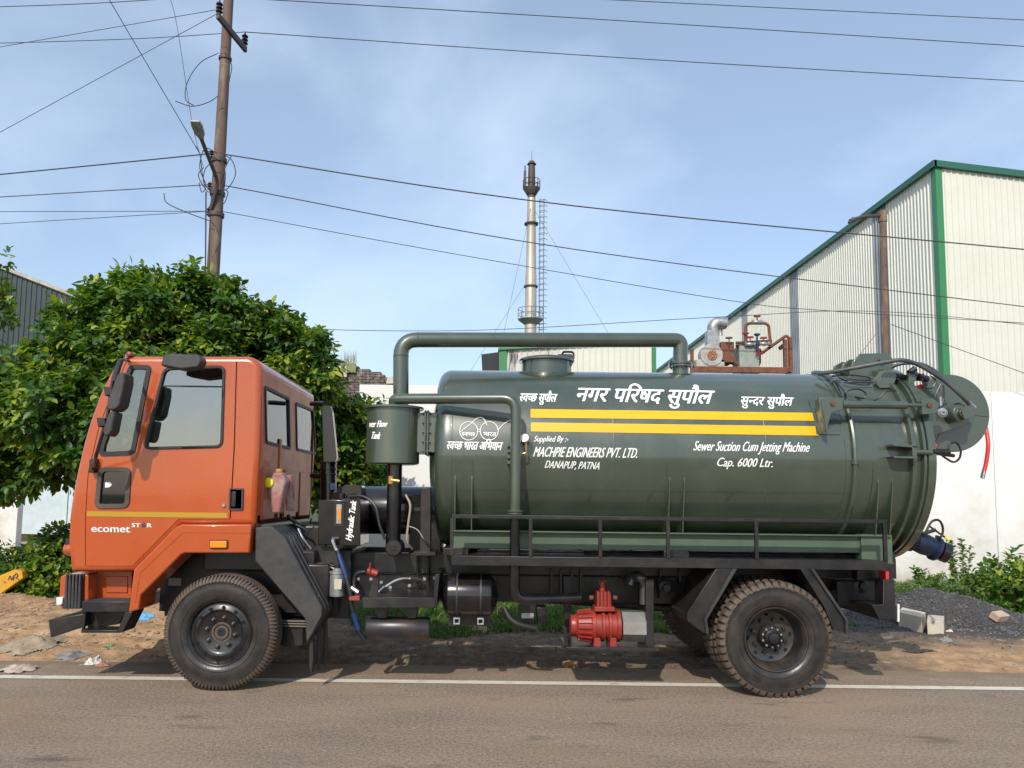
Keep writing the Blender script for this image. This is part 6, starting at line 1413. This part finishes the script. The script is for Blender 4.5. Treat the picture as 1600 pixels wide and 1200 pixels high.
def lump(u, v, r_, m, nm, lab, cat, sq=(1,1,.7), z=None):
    q_ = PZ(u, v, .03); q_.z = hgt(q_.x, q_.y) if q_.y > 1 else 0
    bm = bmesh.new(); bmesh.ops.create_icosphere(bm, subdivisions=3, radius=r_)
    for w_ in bm.verts:
        n_ = mn.noise(w_.co*(3/r_*.3)+q_)*.5 + mn.noise(w_.co*(9/r_*.3)+q_)*.25; w_.co *= (1+n_); w_.co.x *= sq[0]; w_.co.y *= sq[1]; w_.co.z = w_.co.z*sq[2]
    me = bpy.data.meshes.new(nm); bm.to_mesh(me); bm.free(); me.materials.append(m); o = bpy.data.objects.new(nm, me); COL.objects.link(o); o.location = q_ + Vector((0,0,r_*sq[2]*.6))
    o['label'] = lab; o['category'] = cat; return o
lump(888, 1035, .05, bmat, 'clay_lump', 'larger orange clay lump on the dirt below the red pump', 'clod'); lump(899, 1037, .032, bmat, 'clay_lump', 'smaller orange clay lump touching the larger one below the pump', 'clod')
def rag(u, v, w_, d_, h_, m, nm, lab, cat='litter', seed=1):
    q_ = PZ(u, v, .03); base = Vector((q_.x, q_.y, 0)); n = 26; vs = []
    for j in range(n+1):
        for i in range(n+1):
            a, b = (i/n-.5), (j/n-.5); rr_ = math.hypot(a, b)*2; edge_ = max(0, 1-rr_**2)
            edg = 1+.35*mn.noise(Vector((math.atan2(b, a)*1.3, seed, 0)))
            x_, y_ = base.x+a*w_*edg, base.y+b*d_*edg
            z_ = (hgt(x_, y_) if y_ > 1 else 0)+.006+h_*edge_*(.3+abs(mn.noise(Vector((a*4+seed, b*4, seed))))*.8+.55*abs(mn.noise(Vector((a*11+seed, b*11, 2)))))
            vs.append((x_, y_, z_))
    fs = []
    for j in range(n):
        for i in range(n):
            a, b = (i+.5)/n-.5, (j+.5)/n-.5
            if math.hypot(a, b) < .5*(1+.4*mn.noise(Vector((math.atan2(b, a)*2, seed*3, 1)))): fs.append((j*(n+1)+i, j*(n+1)+i+1, (j+1)*(n+1)+i+1, (j+1)*(n+1)+i))
    o = one(nm, MB().add(vs, fs), m, lab, cat, sharp=50); return o
M_sack = mat('beige_sack', (.36,.29,.20), .9, c2=(.24,.19,.13), scale=8); M_bag = mat('clear_bag', (.55,.50,.47), .35, c2=(.70,.66,.64), scale=9)
rag(52, 1010, .55, .8, .12, M_sack, 'cloth_sack', 'crumpled beige sack cloth on the sand at the left', seed=2)
rag(30, 1042, .34, .35, .07, mat('pink_bag', (.50,.40,.34), .6, c2=(.40,.31,.25), scale=8), 'plastic_bag', 'pinkish plastic sheet by the road edge at the left', seed=3)
rag(147, 1031, .20, .28, .10, M_bag, 'plastic_bag', 'clear plastic bag bunched at the sand edge before the front wheel', seed=4)
rag(110, 1022, .32, .3, .05, mat('grey_bag', (.16,.15,.15), .5, c2=(.26,.25,.24), scale=8), 'plastic_bag', 'dark grey plastic bag between the sack and the clear bag', seed=5)
rag(171, 1010, .11, .09, .03, mat('green_bag', (.02,.30,.06), .4), 'plastic_wrapper', 'small bright green wrapper on the sand', seed=6)
rag(222, 984, .26, .25, .04, mat('blue_bag', (.10,.30,.55), .5, c2=(.2,.45,.65), scale=8), 'plastic_bag', 'torn light blue plastic bag behind the lower step', seed=7)
rag(160, 1036, .16, .12, .04, mat('red_wrap', (.45,.10,.06), .6, c2=(.30,.2,.12), scale=8), 'plastic_wrapper', 'reddish wrapper scraps beside the clear bag', seed=8)
rag(752, 985, .26, .25, .14, mat('dry_leaf', (.55,.42,.22), .7), 'dead_leaf', 'large folded dry leaf on the grass under the air tank', cat='leaf', seed=9)
rag(1478, 1003, .18, .12, .06, mat('grey_stone', (.22,.21,.21), .6), 'plastic_scrap', 'grey plastic scrap on the dark soil right of the rear wheel', seed=10)
rag(1438, 1013, .34, .16, .05, mat('dark_rag', (.05,.045,.045), .8), 'rag', 'dark rag lying on the soil left of the grey scrap', seed=11)
rag(1484, 990, .10, .10, .04, M_bag, 'paper_scrap', 'white paper scrap by the concrete end piece', seed=12)
rag(1130, 1028, .5, .4, .06, mat('dusty_film', (.20,.17,.14), .45, c2=(.28,.25,.22), scale=9), 'plastic_film', 'dusty transparent film on the ground left of the rear wheel', seed=13)
0 and rag(1570, 1010, .35, .2, .05, M_bag, 'paper_scrap', 'pale scraps of litter at the right edge of the sand', seed=15)
# yellow slab at the left edge
ys = thing('yellow_slab', 'yellow painted slab with black brush marks leaning at the left edge', 'board', tuple(PZ(15,930,.1)))
pl = xz([(-30,912),(22,890),(34,893),(36,903),(-10,936),(-40,940)], 4.2); mk('slab', MB().prism(pl, 4.2, 4.32), mat('yellow_slab_paint', (.62,.32,.02), .7, c2=(.50,.25,.03), scale=5, bump=.3), ys, bevel=.01)
mk('brush_mark', MB().tube(curve([P(13,906,4.198), P(16,900,4.198), P(18,906,4.198), P(22,899,4.198), P(21,907,4.198)]), .008, 5).tube(curve([P(23,899,4.198), P(26,896,4.198), P(28,900,4.198), P(25,903,4.198), P(29,905,4.198)]), .008, 5), M_stackd, ys)
# scattered bits
random.seed(21)
def scatter(n, xr_, yr_, m, nm, lab, size, flat=.4, kind='stuff'):
    m_ = MB()
    for i in range(n):
        x_ = random.uniform(*xr_); y_ = random.uniform(*yr_); s_ = size*random.uniform(.4,1.6); z_ = hgt(x_, y_) if y_ > 1.1 else .001
        a = random.random()*6.28; c_, s2 = math.cos(a)*s_, math.sin(a)*s_; k1 = random.uniform(.4,1)
        h = s_*flat*random.uniform(.5,1.2)
        m_.add([(x_+c_, y_+s2, z_),(x_-s2*k1, y_+c_*k1, z_),(x_-c_*.9, y_-s2, z_),(x_+s2*k1, y_-c_*k1*.8, z_),(x_+c_*.3, y_+s2*.2, z_+h),(x_-c_*.35, y_-s2*.3, z_+h*.9)], [(0,1,4),(1,5,4),(1,2,5),(2,3,5),(3,4,5),(3,0,4)])
    o = mk(nm, m_, m, sharp=20); o['kind'] = kind; o['label'] = lab; o['category'] = 'ground litter'; return o
scatter(2600, (-7,9.5), (1.2,4.2), mat('stone_bits', (.16,.125,.09), .9, c2=(.26,.2,.14), scale=3), 'soil_clods', 'small soil clods scattered over the verge', .016, .8)
scatter(2200, (5.1,8.3), (3.6,5.9), mat('gravel_bits', (.03,.03,.032), .8, c2=(.12,.12,.12), scale=4), 'gravel', 'loose dark gravel of the heap behind the tail', .022, .9)
scatter(500, (3.2,6.5), (2.4,5), MATS['gravel_bits'], 'gravel', 'dark gravel spilled around the rear wheel', .014, .8)
scatter(130, (-7,9), (1.15,3.4), mat('dry_leaf_bits', (.45,.20,.07), .8, c2=(.5,.36,.2), scale=3), 'fallen_leaves', 'orange brown dry leaf scraps on the dirt verge', .04, .12)
scatter(60, (-6,8), (-3.2,1.1), MATS['dry_leaf_bits'], 'road_litter', 'tiny leaf scraps scattered on the asphalt', .013, .15)
scatter(500, (-6,8), (-3.5,1.15), mat('grit', (.26,.21,.16), .9), 'road_grit', 'loose grit on the asphalt', .004, .8)
M_debris = mat('brown_leaf_litter', (.20,.12,.07), .9, c2=(.36,.25,.16), scale=3)
scatter(900, (-7.5,-2.9), (1.7,5.2), M_debris, 'leaf_litter', 'brown leaf litter over the sand at the left', .035, .35)
for o in sc.objects:
    if '_root' in o: del o['_root']
